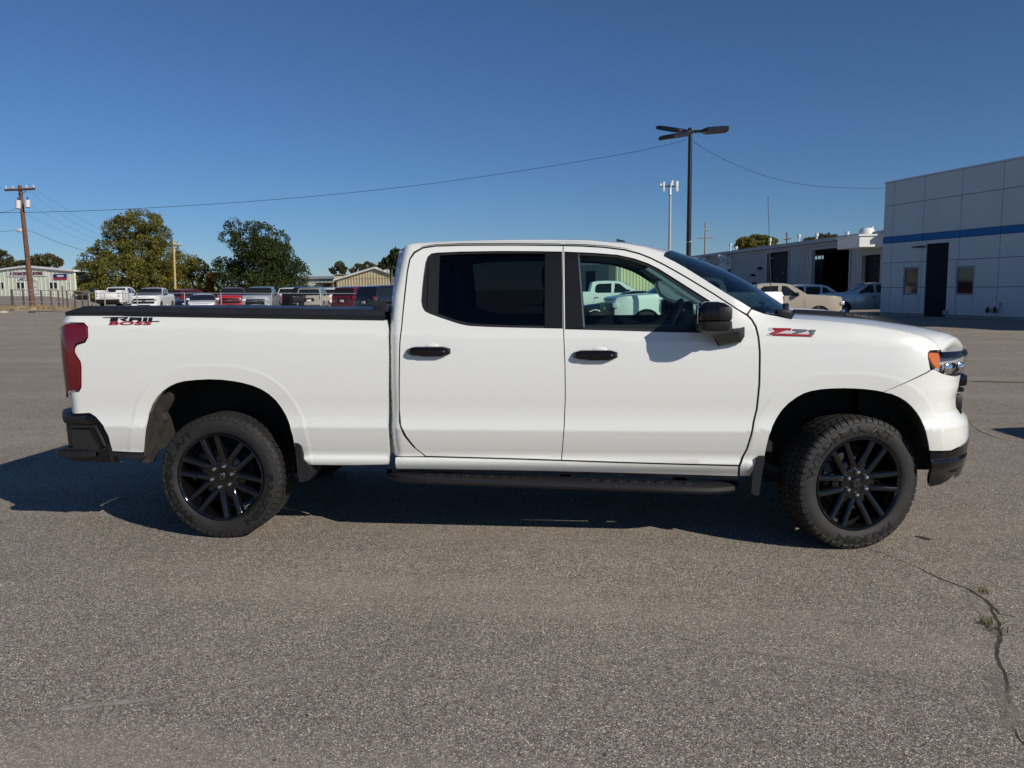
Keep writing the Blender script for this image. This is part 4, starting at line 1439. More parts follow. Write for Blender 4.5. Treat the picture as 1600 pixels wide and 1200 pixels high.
# side outlines: (x, z) from the lower front over the roof to the lower rear; x forward
PICKUP = dict(L=5.9, W=2.04, wheels=(1.93, -1.85), R=.41, belt=1.30,
    low=[(2.92, .50), (2.97, .62), (2.97, .95), (2.95, 1.20)],
    hood=[(2.95, 1.20), (2.90, 1.28), (2.6, 1.335), (1.42, 1.40)],
    wind=[(1.42, 1.40), (.70, 1.86)],
    roof=[(.70, 1.86), (.40, 1.915), (-.1, 1.935), (-.55, 1.92), (-.80, 1.87)],
    back=[(-.80, 1.87), (-.92, 1.42)],
    deck=[(-.92, 1.42), (-2.90, 1.42)],
    tail=[(-2.90, 1.42), (-2.95, 1.30), (-2.95, .60), (-2.9, .52)],
    win=[[(1.05, 1.36), (.50, 1.80), (.28, 1.82), (.22, 1.36)], [(.10, 1.36), (.12, 1.82), (-.52, 1.80), (-.66, 1.70), (-.70, 1.42), (-.6, 1.36)]],
    doors=[1.28, .16, -.74], kind='pickup')
SUV = dict(L=5.3, W=2.02, wheels=(1.68, -1.50), R=.39, belt=1.22,
    low=[(2.58, .45), (2.65, .6), (2.65, .9), (2.62, 1.08)],
    hood=[(2.62, 1.08), (2.52, 1.17), (1.35, 1.26)],
    wind=[(1.35, 1.26), (.55, 1.80)],
    roof=[(.55, 1.80), (.2, 1.875), (-.6, 1.90), (-1.8, 1.87), (-2.30, 1.80)],
    back=[(-2.30, 1.80), (-2.52, 1.22)],
    deck=[], tail=[(-2.52, 1.22), (-2.60, 1.05), (-2.62, .60), (-2.55, .48)],
    win=[[(.95, 1.24), (.42, 1.72), (.2, 1.75), (.16, 1.24)], [(.04, 1.24), (.06, 1.76), (-.88, 1.77), (-.92, 1.24)], [(-1.04, 1.24), (-1.02, 1.77), (-2.05, 1.72), (-2.25, 1.26)]],
    doors=[1.15, .10, -.98], kind='suv')
SEDAN = dict(L=4.8, W=1.84, wheels=(1.42, -1.38), R=.33, belt=.98,
    low=[(2.30, .32), (2.40, .45), (2.40, .62), (2.34, .76)],
    hood=[(2.34, .76), (2.15, .86), (1.05, 1.0)],
    wind=[(1.05, 1.0), (.25, 1.38)],
    roof=[(.25, 1.38), (-.1, 1.445), (-.6, 1.44), (-1.0, 1.38)],
    back=[(-1.0, 1.38), (-1.75, 1.06)],
    deck=[(-1.75, 1.06), (-2.30, 1.02)], tail=[(-2.30, 1.02), (-2.38, .90), (-2.38, .5), (-2.3, .36)],
    win=[[(.82, 1.0), (.18, 1.34), (-.3, 1.38), (-.34, 1.0)], [(-.44, 1.0), (-.42, 1.38), (-.95, 1.32), (-1.4, 1.06), (-1.3, 1.0)]],
    doors=[.92, -.39, -1.25], kind='sedan')

def car_half(T, x, z):
    W = T['W'] / 2
    top = max(p[1] for p in T['roof'])
    y = W * float(np.interp(z, [.3, .5, .75, T['belt'] - .12, T['belt'], top - .10, top], [.93, .965, 1.0, .995, .965, .80, .70]))
    f, r = T['low'][1][0], T['tail'][2][0]
    if x > f - .50:
        t = min(1, (x - f + .50) / .50)
        y *= 1 - .20 * t ** 2.4
    if x < r + .22:
        t = min(1, (r + .22 - x) / .22)
        y *= 1 - .10 * t ** 2.4
    return y

def make_vehicle(name, T, paint, loc, heading, label, category, group=None, front='chrome', trim=None, rims=None, deck_mat=None, rack=False, hoodscoop=False, scale=1.0, tail_text=False, bumper=None, wheels_mat=None):
    """heading: direction (degrees, from +X counterclockwise) in which the nose points"""
    rz = math.radians(heading)
    t = empty(name, (loc[0], loc[1], terrain(loc[0], loc[1]) if len(loc) < 3 else loc[2]), rz, label=label, category=category)
    t.scale = (scale, scale, scale)
    if group:
        t['group'] = group
    R = T['R']
    # side shells with wheel openings and window holes
    up = T['low'] + T['hood'][1:] + T['wind'][1:] + T['roof'][1:] + T['back'][1:] + T['deck'][1:] + T['tail'][1:]
    bottom = []
    for wx in reversed(T['wheels']):
        for k in range(11):
            a = math.pi - math.pi * k / 10
            bottom.append((wx + (R + .09) * math.cos(a), max(.42 if T['kind'] != 'sedan' else .30, R + (R + .09) * math.sin(a))))
    zb = .44 if T['kind'] != 'sedan' else .30
    outline = up + bottom
    outline = [p for i, p in enumerate(outline) if math.hypot(p[0] - outline[i - 1][0], p[1] - outline[i - 1][1]) > .01]
    for sg in (-1, 1):
        L = resample(outline, .35)
        hs = [resample(w, .5) for w in T['win']]
        P, E = [], []
        for lp in [L] + hs:
            o = len(P)
            P += lp
            E += [(o + i, o + (i + 1) % len(lp)) for i in range(len(lp))]
        bl = T['belt']
        for x in np.arange(-2.8, 2.8, .28):
            for z in (.62, .78, bl - .12, bl):
                q = (float(x), z)
                if inside(q, L) and not any(inside(q, h) for h in hs) and ((np.array(P) - q) ** 2).sum(1).min() > .006:
                    P.append(q)
        vv, _, ff, *_ = delaunay_2d_cdt([Vector(p) for p in P], E, [], 1, 1e-6)
        V2 = [(v.x, v.y) for v in vv]
        ff = [f for f in ff if not any(inside((sum(V2[i][0] for i in f) / 3, sum(V2[i][1] for i in f) / 3), h) for h in hs)]
        mb = MB().add([(x, sg * car_half(T, x, z), z) for x, z in V2], ff, True)
        obj('side_panel', mb, paint, t, sharp=40)
        for w in T['win']:
            mb = MB().add([(x, sg * (car_half(T, x, z) - .012), z) for x, z in w], [tuple(range(len(w)))])
            obj('side_window', mb, M_CARGLASS, t)
        for x in T['doors']:
            z1 = bl + .02
            mb = MB()
            zz = np.linspace(.52 if zb > .4 else .38, z1, 6)
            mb.loft([[(x - .008, sg * (car_half(T, x, z) + .002), z), (x + .008, sg * (car_half(T, x, z) + .002), z)] for z in zz], False)
            obj('door_seam', mb, M_SEAM, t)
        for x in T['doors'][1:3]:
            hx_ = x + .12
            obj('door_handle', MB().rbox((hx_, sg * (car_half(T, hx_, bl - .16) + .015), bl - .16), (.19, .03, .035), .01), trim or M_GRILLE, t)
        mx = T['win'][0][0][0] - .12
        obj('side_mirror', MB().rbox((mx, sg * (T['W'] / 2 + .08), bl + .12), (.12, .22, .19 if T['kind'] != 'sedan' else .12), .03), paint if T['kind'] == 'sedan' else M_GRILLE, t)
    # skins across the car
    def skin(pts, crown=.025):
        rows = []
        pts = resample(pts, .4, False) if len(pts) > 1 else pts
        for x, z in pts:
            y = car_half(T, x, z)
            rows.append([(x, s * y, z + (crown * (1 - s ** 4) if crown else 0)) for s in (-1, -.85, -.5, 0, .5, .85, 1)])
        return MB().loft(rows)
    def face(pts, bulge):
        rows = []
        for x, z in resample(pts, .2, False):
            y = car_half(T, x, z)
            rows.append([(x + bulge * (1 - s * s), s * y, z) for s in (-1, -.9, -.7, -.35, 0, .35, .7, .9, 1)])
        return MB().loft(rows)
    fx = T['low'][1][0]
    obj('front_panel', face(T['low'], .10), paint, t)
    hood = obj('hood', skin(T['hood'], .03), paint, t)
    obj('windshield', face(T['wind'], .12), M_CARGLASS, t)
    obj('roof', skin(T['roof'], .03), paint, t, sharp=60)
    rwx = T['back']
    obj('rear_panel', face(rwx, -.05), paint, t)
    def onback(u):
        return lerp(rwx[0][0], rwx[1][0], u), lerp(rwx[0][1], rwx[1][1], u)
    rows = []
    for u in (.10, .5, .92):
        x, z = onback(u)
        y = car_half(T, x, z) * .90
        rows.append([(x - .05 * (1 - (s * .9) ** 2) - .012, s * y, z) for s in (-1, -.6, 0, .6, 1)])
    obj('rear_window', MB().loft(rows), M_CARGLASS, t)
    if T['deck']:
        d = T['deck']
        if T['kind'] == 'pickup':
            rows = []
            for x, z in resample(d, .5, False):
                y = car_half(T, x, z)
                rows.append([(x, -y, z), (x, -y + .10, z + .01), (x, -y + .11, z - .06 if deck_mat else z - .35), (x, y - .11, z - .06 if deck_mat else z - .35), (x, y - .10, z + .01), (x, y, z)])
            obj('bed', MB().loft(rows, False), paint if not deck_mat else deck_mat, t)
        else:
            obj('trunk_lid', skin(d, .02), paint, t)
    obj('tailgate', face(T['tail'], -.05), paint, t)
    # nose details
    big = T['kind'] != 'sedan'
    gz0, gz1 = (.72, 1.08) if T['kind'] == 'pickup' else ((.66, .98) if big else (.46, .68))
    gw = T['W'] * (.62 if front == 'chrome' or not big else .74)
    if front != 'chrome' and T['kind'] == 'pickup':
        gz0, gz1 = .62, 1.10
    obj('grille', MB().rbox((fx + .07, 0, (gz0 + gz1) / 2), (.09, gw, gz1 - gz0), .03), M_GRILLE, t)
    bm_ = {'chrome': M_BUMPCHROME, 'paint': paint, 'black': M_GRILLE}[front]
    if big:
        obj('grille_bar', MB().rbox((fx + .115, 0, (gz0 + gz1) / 2 + .05), (.03, gw * .98, .055), .012), bm_, t)
        obj('emblem', MB().rbox((fx + .13, 0, (gz0 + gz1) / 2 + .05), (.02, .26, .085), .01), M_BUMPCHROME, t)
        obj('front_bumper', MB().rbox((fx + .04, 0, .60), (.18, T['W'] * .90, .22), .05), bm_, t)
        obj('lower_grille', MB().rbox((fx + .10, 0, .58), (.08, T['W'] * .45, .10), .02), M_GRILLE, t)
    else:
        obj('lower_grille', MB().rbox((fx + .06, 0, .40), (.09, T['W'] * .5, .12), .02), M_GRILLE, t)
    hz = gz1 - .07
    for sg in (-1, 1):
        obj('headlight', MB().rbox((fx - .03, sg * T['W'] * .375, hz), (.20, T['W'] * .135, .17 if big else .12), .04, rot=-sg * .25), M_HEADLAMP, t)
    if hoodscoop:
        obj('hood_scoop', MB().rbox((2.25, 0, 1.355), (.30, .72, .06), .02), M_GRILLE, t)
    # tail details
    rx = T['tail'][2][0]
    tz = 1.10 if T['kind'] == 'pickup' else (1.10 if big else .82)
    for sg in (-1, 1):
        obj('tail_light', MB().rbox((rx + .03, sg * T['W'] * .425, tz), (.14, .09 if big else .15, (.40 if T['kind'] == 'pickup' else .28) if big else .14), .03), M_TAIL, t)
    obj('rear_bumper', MB().rbox((rx - .05, 0, .60 if big else .45), (.20, T['W'] * .92, .22), .05), bumper or (M_BUMPCHROME if T['kind'] == 'pickup' else paint), t)
    obj('license_plate', MB().rbox((rx - .09, 0, .86 if T['kind'] == 'suv' else (.62 if big else .72)), (.02, .34, .16), .006), M_PLATE, t)
    if T['kind'] == 'suv':
        obj('plate_recess', MB().rbox((rx - .03, 0, .92), (.04, .80, .26), .02), trim or M_GRILLE, t)
    if T['kind'] == 'pickup':
        obj('tailgate_handle', MB().rbox((rx - .035, 0, 1.26), (.03, .30, .08), .01), M_GRILLE, t)
    if rack:
        rk = MB()
        z = max(p[1] for p in T['roof'])
        for sg in (-1, 1):
            rk.rbox((-.8, sg * .62, z + .07), (2.6, .05, .05), .015)
        for x in (-.1, -.8, -1.6):
            rk.rbox((x, 0, z + .09), (.07, 1.3, .04), .012)
        obj('roof_rack', rk, M_GRILLE, t)
    # wheels
    tw = .25 if big else .21
    proto = None
    for wx in T['wheels']:
        for sg in (-1, 1):
            c = (wx, sg * (T['W'] / 2 - .03), R)
            if proto is None:
                w = empty('wheel', c, 0 if sg < 0 else math.pi, parent=t)
                tr_ = MB().lathe([(R * .64, .02), (R * .66, .0), (R * .9, -.012), (R * .99, .02), (R, .07), (R, tw - .06), (R * .9, tw)], 28)
                obj('tyre', tr_, M_TYRE2, w)
                rm = MB().lathe([(R * .64, .012), (R * .58, .03), (R * .56, .12)], 28)
                for k in range(6):
                    a = k * math.pi / 3 + .3
                    rm.rbox((R * .33 * math.cos(a), .03, R * .33 * math.sin(a)), (R * .56, .03, R * .16), .01, rot=Matrix.Rotation(-a, 3, 'Y'), seg=1)
                rm.lathe([(0, .012), (R * .16, .016), (R * .18, .05)], 14)
                obj('rim', rm, rims or M_ALLOY, w)
                obj('brake_disc', MB().lathe([(0, .10), (R * .57, .10)], 24), M_DARK, w)
                proto = w
            else:
                w = copy_tree(proto, t)
                w.location = c
                w.rotation_euler = (0, 0, 0 if sg < 0 else math.pi)
    fl = MB().box(((T['low'][0][0] + T['tail'][-1][0]) / 2, 0, R + .12), (T['L'] * .93, T['W'] * .62, .30))
    obj('underbody', fl, M_DARK, t)
    return t

def facing(u, dep, T, turn=0.0, v=450, end='front'):
    """vehicle whose front (or rear) face is centred on a sight line; turn = degrees off pointing straight along it"""
    x, y = bearing_point(u, dep, v)
    back = math.degrees(math.atan2(CAM[1] - y, CAM[0] - x))
    h = back - turn if end == 'front' else back + 180 - turn
    k = T['L'] / 2 * (1 if end == 'front' else -1)
    return (x - math.cos(math.radians(h)) * k, y - math.sin(math.radians(h)) * k), h

ROW = 'vehicles parked in rows behind the white pickup'
def put(name, T, paint, u, dep, turn, end, label, cat, **k):
    loc, h = facing(u, dep, T, turn, end=end)
    return make_vehicle(name, T, paint, loc, h, label, cat, group=ROW, **k)

# left row, seen over the bed
put('pickup_truck', PICKUP, P_WHITE, 224, 62, 14, 'front', 'white pickup facing us with black hood scoop, next to the service truck', 'pickup truck', front='paint', hoodscoop=True)
put('suv', SUV, P_MAROON, 268, 76, 38, 'rear', 'dark maroon vehicle beside the yellowish wooden pole', 'suv')
put('sedan', SEDAN, P_GREY, 296, 72, -62, 'front', 'dark grey car half hidden behind the low white car', 'car')
put('sedan', SEDAN, P_BLACK, 276, 70, 52, 'front', 'black car behind the fence rail, right of the maroon vehicle', 'car')
put('coupe', SEDAN, P_WHITE, 313, 57, 4, 'front', 'low white car facing us left of the red pickup', 'car', rims=M_GRILLE)
put('pickup_truck', PICKUP, P_RED, 358, 63, 6, 'front', 'bright red pickup facing us with black grille', 'pickup truck', front='paint', hoodscoop=True)
put('pickup_truck', PICKUP, P_SILVER, 398, 56, 9, 'front', 'silver pickup facing us with chrome grille bar', 'pickup truck')
put('pickup_truck', PICKUP, P_WHITE, 434, 70, 24, 'rear', 'white pickup tail showing between silver and black trucks', 'pickup truck', bumper=P_WHITE)
put('pickup_truck', PICKUP, P_BLACK, 457, 63, 22, 'rear', 'black pickup seen from behind, left of the champagne SUV', 'pickup truck', deck_mat=M_DARK, bumper=P_BLACK)
put('suv', SUV, P_CHAMP, 482, 63, 8, 'rear', 'champagne SUV seen from behind with roof rack and licence plate', 'suv', rack=True)
put('suv', SUV, P_WHITE, 509, 74, 12, 'rear', 'white SUV seen from behind, right of the champagne SUV', 'suv')
put('suv', SUV, P_MAROON, 534, 58, 34, 'rear', 'dark red SUV in shade beside the black SUV', 'suv')
put('suv', SUV, P_BLACK, 568, 50, 48, 'rear', 'large black SUV half hidden by the cab of the white pickup', 'suv', trim=M_GRILLE)

# white service truck with utility body
def service_truck():
    loc, h = facing(168, 70, PICKUP, 20, end='rear')
    t = make_vehicle('service_truck', PICKUP, P_WHITE, loc, h, 'white service truck with utility box body seen from behind', 'service truck', group=ROW, bumper=M_GRILLE)
    for ch in [c for c in t.children if c.name.startswith('tail_light')]:
        bpy.data.objects.remove(ch)
    for sg in (-1, 1):
        b = obj('tool_box', MB().rbox((-1.95, sg * .86, 1.10), (2.05, .40, 1.06), .02), P_WHITE, t)
        for k in range(3):
            obj('box_door', MB().rbox((-2.62 + k * .66, sg * 1.065, 1.15), (.60, .02, .80 if k != 1 else .38), .01), P_WHITE, b)
            obj('latch', MB().rbox((-2.62 + k * .66, sg * 1.08, 1.25), (.06, .02, .08), .01), M_GRILLE, b)
        for z in (1.32, 1.12):
            obj('rear_lamp', MB().rbox((-2.985, sg * .92, z), (.02, .09, .09), .01), M_GRILLE, t)
    g = obj('utility_tailgate', MB().rbox((-2.99, 0, 1.18), (.05, 1.34, .56), .02), P_WHITE, t)
    obj('gate_panel', MB().rbox((-3.02, 0, 1.18), (.02, 1.16, .36), .02), P_WHITE, g)
    obj('step_bumper', MB().rbox((-3.08, 0, .72), (.25, 1.9, .26), .03), M_GRILLE, t)
service_truck()

# right-hand group, seen past the hood and through the front windows
def place_side(name, T, paint, u, dep, heading, label, cat, anchor='center', **k):
    x, y = bearing_point(u, dep)
    h = math.radians(heading)
    off = {'center': 0, 'tail': T['L'] / 2, 'nose': -T['L'] / 2}[anchor]
    return make_vehicle(name, T, paint, (x + math.cos(h) * off, y + math.sin(h) * off), heading, label, cat, group='vehicles parked by the service building', **k)
wt = place_side('pickup_truck', PICKUP, P_WHITE, 1206, 28.5, 193, 'white pickup facing left, seen through the front window and past the windshield', 'pickup truck', 'tail', front='black', bumper=M_GRILLE, rims=M_GRILLE)
place_side('pickup_truck', PICKUP, P_BEIGE, 1207, 38, -3, 'beige crew cab pickup facing right in front of the bay doors', 'pickup truck', rims=M_GRILLE)
place_side('suv', SUV, P_WHITE, 1272, 53, 8, 'white SUV roof and windows behind the beige pickup', 'suv')
place_side('pickup_truck', PICKUP, P_SILVER, 1366, 47, 176, 'silver pickup facing left in shade before the dark bays', 'pickup truck')
place_side('pickup_truck', PICKUP, P_WHITE, 950, 40, 2, 'white crew cab pickup facing right, seen through the front window', 'pickup truck', 'center')
place_side('sedan', SEDAN, P_BLACK, 985, 33, 180, 'dark sedan facing left, seen through the front window between two white pickups', 'car')
# ================================================================== trees
M_BARK = mat('grey_bark', (.12, .10, .08), .95)
noise_vary(M_BARK, 6, .35, .4, 30)
def leaf_mat(name, c, var=.25, trans=.48):
    m = bpy.data.materials.new(name)
    m.use_nodes = True
    nt = m.node_tree
    nt.nodes.clear()
    out = nt.nodes.new('ShaderNodeOutputMaterial')
    g = nt.nodes.new('ShaderNodeNewGeometry')
    n = nt.nodes.new('ShaderNodeTexNoise')
    n.inputs['Scale'].default_value = .45
    n.inputs['Detail'].default_value = 3
    nt.links.new(g.outputs['Position'], n.inputs['Vector'])
    add = nt.nodes.new('ShaderNodeMath')
    add.operation = 'ADD'
    nt.links.new(n.outputs[0], add.inputs[0])
    mr = nt.nodes.new('ShaderNodeMapRange')
    mr.inputs['To Min'].default_value = -.25
    mr.inputs['To Max'].default_value = .25
    nt.links.new(g.outputs['Random Per Island'], mr.inputs['Value'])
    nt.links.new(mr.outputs[0], add.inputs[1])
    rp = nt.nodes.new('ShaderNodeValToRGB')
    rp.color_ramp.elements[0].position = .25
    rp.color_ramp.elements[0].color = (*[v * (1 - var) for v in c[0]], 1)
    rp.color_ramp.elements[1].position = .75
    rp.color_ramp.elements[1].color = (*[v * (1 + var) for v in c[1]], 1)
    nt.links.new(add.outputs[0], rp.inputs[0])
    d = nt.nodes.new('ShaderNodeBsdfDiffuse')
    tl = nt.nodes.new('ShaderNodeBsdfTranslucent')
    mix = nt.nodes.new('ShaderNodeMixShader')
    mix.inputs[0].default_value = trans
    nt.links.new(rp.outputs[0], d.inputs[0])
    nt.links.new(rp.outputs[0], tl.inputs[0])
    nt.links.new(d.outputs[0], mix.inputs[1])
    nt.links.new(tl.outputs[0], mix.inputs[2])
    nt.links.new(mix.outputs[0], out.inputs[0])
    return m
L_OLIVE = leaf_mat('olive_leaves', ((.118, .120, .036), (.24, .225, .06)))
L_DARK = leaf_mat('dark_green_leaves', ((.034, .050, .020), (.095, .118, .042)))
L_YELLOW = leaf_mat('yellowing_leaves', ((.12, .11, .018), (.22, .19, .026)))
L_AUTUMN = leaf_mat('orange_leaves', ((.28, .13, .02), (.40, .19, .03)))
L_GREY = leaf_mat('grey_green_leaves', ((.085, .092, .055), (.17, .165, .085)))

def crown_mesh(blobs, n, size, seed, gaps=.35):
    """leaf clumps scattered through the crown's volume, thinned by noise so the sky shows through"""
    from mathutils import noise as mn
    rng = np.random.default_rng(seed)
    vol = np.array([b[3] * b[4] * b[5] for b in blobs])
    cnt = np.maximum(30, (n * vol / vol.sum()).astype(int))
    V, Fc = [], []
    for b, k in zip(blobs, cnt):
        d = rng.normal(size=(k * 2, 3))
        d /= np.linalg.norm(d, axis=1)[:, None]
        r = rng.uniform(.25, 1.05, size=(k * 2, 1)) ** .45
        P = d * r * np.array(b[3:6]) + np.array(b[:3])
        m = 0
        for p in P:
            if m >= k:
                break
            nv = mn.noise(Vector(p) * .9 + Vector((seed, 0, 0))) + .5 * mn.noise(Vector(p) * 2.3)
            if nv < -gaps * .55 + .30 * rng.random():
                continue
            m += 1
            s = size * rng.uniform(.6, 1.35)
            u = rng.normal(size=3); u /= np.linalg.norm(u)
            w = np.cross(u, rng.normal(size=3)); w /= np.linalg.norm(w)
            o = len(V)
            q = p + rng.normal(size=3) * .05
            V += [tuple(q - u * s), tuple(q + w * s * .55), tuple(q + u * s * .9), tuple(q - w * s * .5)]
            Fc.append((o, o + 1, o + 2, o + 3))
    me = bpy.data.meshes.new('crown')
    me.from_pydata(V, [], Fc)
    return me

def tree(u, dep, spec, trunk_h, leaf, n, size, seed, label, name='deciduous_tree', group=None, limbs=5, gaps=.35, cat='tree'):
    """spec: crown lobes in picture terms (u, v, half width px, half height px)"""
    x0, y0 = bearing_point(u, dep)
    z0 = terrain(x0, y0)
    t = empty(name, (x0, y0, z0), label=label, category=cat)
    if group:
        t['group'] = group
    k = dep / FPX
    blobs = []
    rng = random.Random(seed)
    for (bu, bv, hw, hh) in spec:
        p = atD(bu, bv, dep + rng.uniform(-1.5, 1.5) * (hw * k) * .4)
        blobs.append((p[0] - x0, p[1] - y0, p[2] - z0, hw * k, hw * k * .9, hh * k))
    me = crown_mesh(blobs, n, size, seed, gaps)
    me.materials.append(leaf)
    c = bpy.data.objects.new('crown', me)
    COL.objects.link(c)
    c.parent = t
    c['kind'] = 'stuff'
    top = max(b[2] + b[5] * .3 for b in blobs)
    tr = MB()
    r0 = max(.12, .03 * top)
    tr.tube([(0, 0, -.3), (.05, 0, trunk_h * .5), (-.05, .05, trunk_h), (.1, 0, top * .75)], [r0 * 1.25, r0, r0 * .8, r0 * .25], 9)
    obj('trunk', tr, M_BARK, t)
    for i, b in enumerate(sorted(blobs, key=lambda q: -q[3] * q[5])[:limbs]):
        lm = MB().tube([(0, 0, trunk_h * .8), (b[0] * .5, b[1] * .5, lerp(trunk_h, b[2], .6)), (b[0], b[1], b[2]), (b[0] * 1.05, b[1], b[2] + b[5] * .5)], [r0 * .5, r0 * .35, r0 * .2, r0 * .06], 6)
        obj('limb', lm, M_BARK, t)
    return t

TG = 'trees beyond the parking lot'
tree(210, 100, [(218, 347, 36, 20), (192, 362, 32, 24), (240, 372, 30, 26), (178, 392, 30, 26), (218, 398, 40, 34), (150, 408, 28, 22), (190, 425, 46, 30), (140, 430, 26, 22), (228, 432, 30, 30), (257, 395, 22, 28), (170, 455, 45, 20)], 3.0, L_OLIVE, 38000, .15, 11, 'large olive green tree with yellowing lower leaves behind the white service truck', group=TG)
tree(262, 104, [(240, 425, 24, 34), (262, 440, 22, 34), (240, 452, 30, 20), (222, 445, 22, 22)], 2.0, L_YELLOW, 10000, .15, 12, 'yellow green tree behind the yellowish wooden pole', group=TG)
tree(300, 118, [(288, 412, 24, 20), (305, 425, 24, 22), (280, 440, 26, 26), (312, 448, 20, 18)], 2.0, L_OLIVE, 10000, .155, 13, 'low rounded olive tree left of the orange bush', group=TG)
tree(330, 116, [(331, 440, 8, 15), (336, 452, 7, 10)], 1.0, L_AUTUMN, 900, .24, 14, 'orange autumn bush between the two big trees', name='autumn_shrub', limbs=1, cat='shrub')
tree(405, 112, [(366, 358, 17, 18), (358, 372, 16, 14), (394, 358, 14, 18), (412, 366, 22, 20), (440, 375, 14, 16), (400, 390, 34, 22), (372, 385, 14, 14), (425, 395, 34, 22), (400, 418, 46, 26), (440, 420, 36, 26), (350, 422, 20, 22), (370, 440, 34, 24), (420, 445, 50, 22), (470, 432, 16, 24), (340, 412, 10, 8)], 3.5, L_DARK, 42000, .15, 15, 'large dark green tree behind the silver pickup', group=TG, gaps=.55)
tree(10, 130, [(2, 405, 17, 14), (-14, 400, 18, 16), (8, 414, 14, 8)], 3.0, L_GREY, 4840, .21, 16, 'grey green tree at far left behind the heating building', group=TG)
tree(72, 128, [(68, 406, 22, 10), (84, 410, 14, 9), (40, 413, 20, 6), (55, 409, 14, 9)], 3.0, L_GREY, 5720, .21, 17, 'broad grey green tree right behind the leaning pole', group=TG)
tree(530, 150, [(531, 416, 8, 8), (523, 421, 9, 7), (538, 423, 8, 6)], 3.0, L_GREY, 1980, .21, 18, 'small sparse tree left of the tan gable roof', group=TG)
tree(570, 150, [(562, 419, 12, 7), (576, 416, 9, 8), (586, 420, 9, 6), (552, 421, 7, 6)], 3.0, L_GREY, 2860, .21, 19, 'row of pale tree tops above the tan gable', group=TG)
tree(612, 95, [(606, 408, 10, 12), (617, 402, 10, 14), (600, 414, 8, 8), (622, 420, 12, 14)], 2.5, L_DARK, 1900, .28, 20, 'dark tree top beside the rear corner of the truck cab', group=TG)
tree(1180, 150, [(1165, 379, 16, 9), (1185, 374, 18, 8), (1203, 378, 13, 8), (1180, 384, 32, 8)], 3.0, L_OLIVE, 7920, .21, 21, 'rounded olive tree above the service building roof', group=TG)
tree(1286, 150, [(1290, 370, 12, 7), (1303, 372, 8, 6), (1268, 376, 12, 5), (1280, 375, 14, 6)], 3.0, L_GREY, 3300, .21, 22, 'pale tree tops behind the roof vents', group=TG)
tree(160, 125, [(128, 445, 18, 14), (110, 440, 12, 10), (300, 455, 40, 10), (150, 452, 30, 12)], 1.5, L_OLIVE, 4840, .21, 23, 'low shrubby trees beside the shaded end of the heating building', group=TG, limbs=2)
# ================================================================== buildings
def corrugated(name, c, scale, rough=.55, depth=.4, axis=None):
    """painted ribbed sheet: relief by a wave bump"""
    m = mat(name, c, rough)
    return m
M_PALEGREEN = noise_vary(mat('pale_green_sheet', (.66, .69, .56), .6), .7, .06)
M_TANSHEET = noise_vary(mat('tan_sheet', (.50, .43, .27), .6), .7, .10)
M_GREENSHEET = noise_vary(mat('pale_yellow_sheet', (.50, .47, .30), .6), .7, .10)
M_GREYSHEET = noise_vary(mat('grey_sheet', (.32, .35, .385), .6), .5, .08)
M_SHADEGREY = noise_vary(mat('grey_and_shade_sheet', (.20, .22, .22), .6), .5, .08)
M_ROOFM = mat('roof_sheet', (.40, .42, .43), .5)
M_TRIMW = mat('white_trim', (.75, .75, .72), .5)
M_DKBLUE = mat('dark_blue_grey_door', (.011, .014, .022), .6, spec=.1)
M_ALU = noise_vary(mat('aluminium_panel', (.52, .53, .54), .42, metal=.15), .4, .04)
M_BLUE = mat('blue_stripe', (.006, .15, .40), .7)
M_JOINT = mat('panel_joint', (.03, .035, .045), .8)
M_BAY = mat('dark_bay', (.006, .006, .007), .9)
M_DUCT = noise_vary(mat('galvanised_duct', (.62, .66, .66), .4, metal=.2), 3, .15)
M_WINDK = mat('building_glass', (.012, .014, .014), .05)
M_SIGNW = mat('sign_white', (.72, .72, .70), .5)
M_SIGNR = mat('sign_dark_red', (.10, .006, .012), .5)
M_SIGNB = mat('sign_navy', (.012, .025, .12), .5)
M_SIGNRED = mat('sign_red', (.40, .02, .05), .5)
M_SIGNK = mat('sign_black', (.03, .03, .035), .5)
M_CONC = noise_vary(mat('concrete_base', (.33, .31, .28), .9), 2, .2)

class Frame:
    """a wall's own axes: a along the wall, n outward, z up"""
    def __init__(self, p0, p1, outward_to):
        self.p0 = np.array([p0[0], p0[1], 0.0])
        d = np.array([p1[0] - p0[0], p1[1] - p0[1], 0.0])
        self.len = float(np.linalg.norm(d))
        self.d = d / self.len
        n = np.array([self.d[1], -self.d[0], 0])
        if n @ (np.array([outward_to[0], outward_to[1], 0]) - self.p0) < 0:
            n = -n
        self.n = n
    def P(self, a, z, out=0.0):
        q = self.p0 + self.d * a + self.n * out
        return (q[0], q[1], z)
    def at(self, u, v):
        """picture position on this wall -> (a, z)"""
        q = onwall(u, v, self.p0[:2], self.d[:2])
        return float((q - self.p0) @ self.d), float(q[2])
    def slab(self, mb, a0, a1, z0, z1, o0, o1):
        V = [self.P(a, z, o) for o in (o0, o1) for a, z in ((a0, z0), (a1, z0), (a1, z1), (a0, z1))]
        return mb.add(V, [(0, 1, 2, 3), (7, 6, 5, 4), (0, 4, 5, 1), (1, 5, 6, 2), (2, 6, 7, 3), (3, 7, 4, 0)])
    def poly(self, mb, pts, o0, o1):
        n = len(pts)
        V = [self.P(a, z, o) for o in (o0, o1) for a, z in pts]
        return mb.add(V, [tuple(range(n)), tuple(range(2 * n - 1, n - 1, -1))] + [(i, (i + 1) % n, n + (i + 1) % n, n + i) for i in range(n)])

def local(o_loc):
    return Matrix.Translation(-Vector(o_loc))

def bparent(t, *objs):
    for o in objs:
        o.parent = t
        o.matrix_parent_inverse = Matrix.Translation(-Vector(t.location))

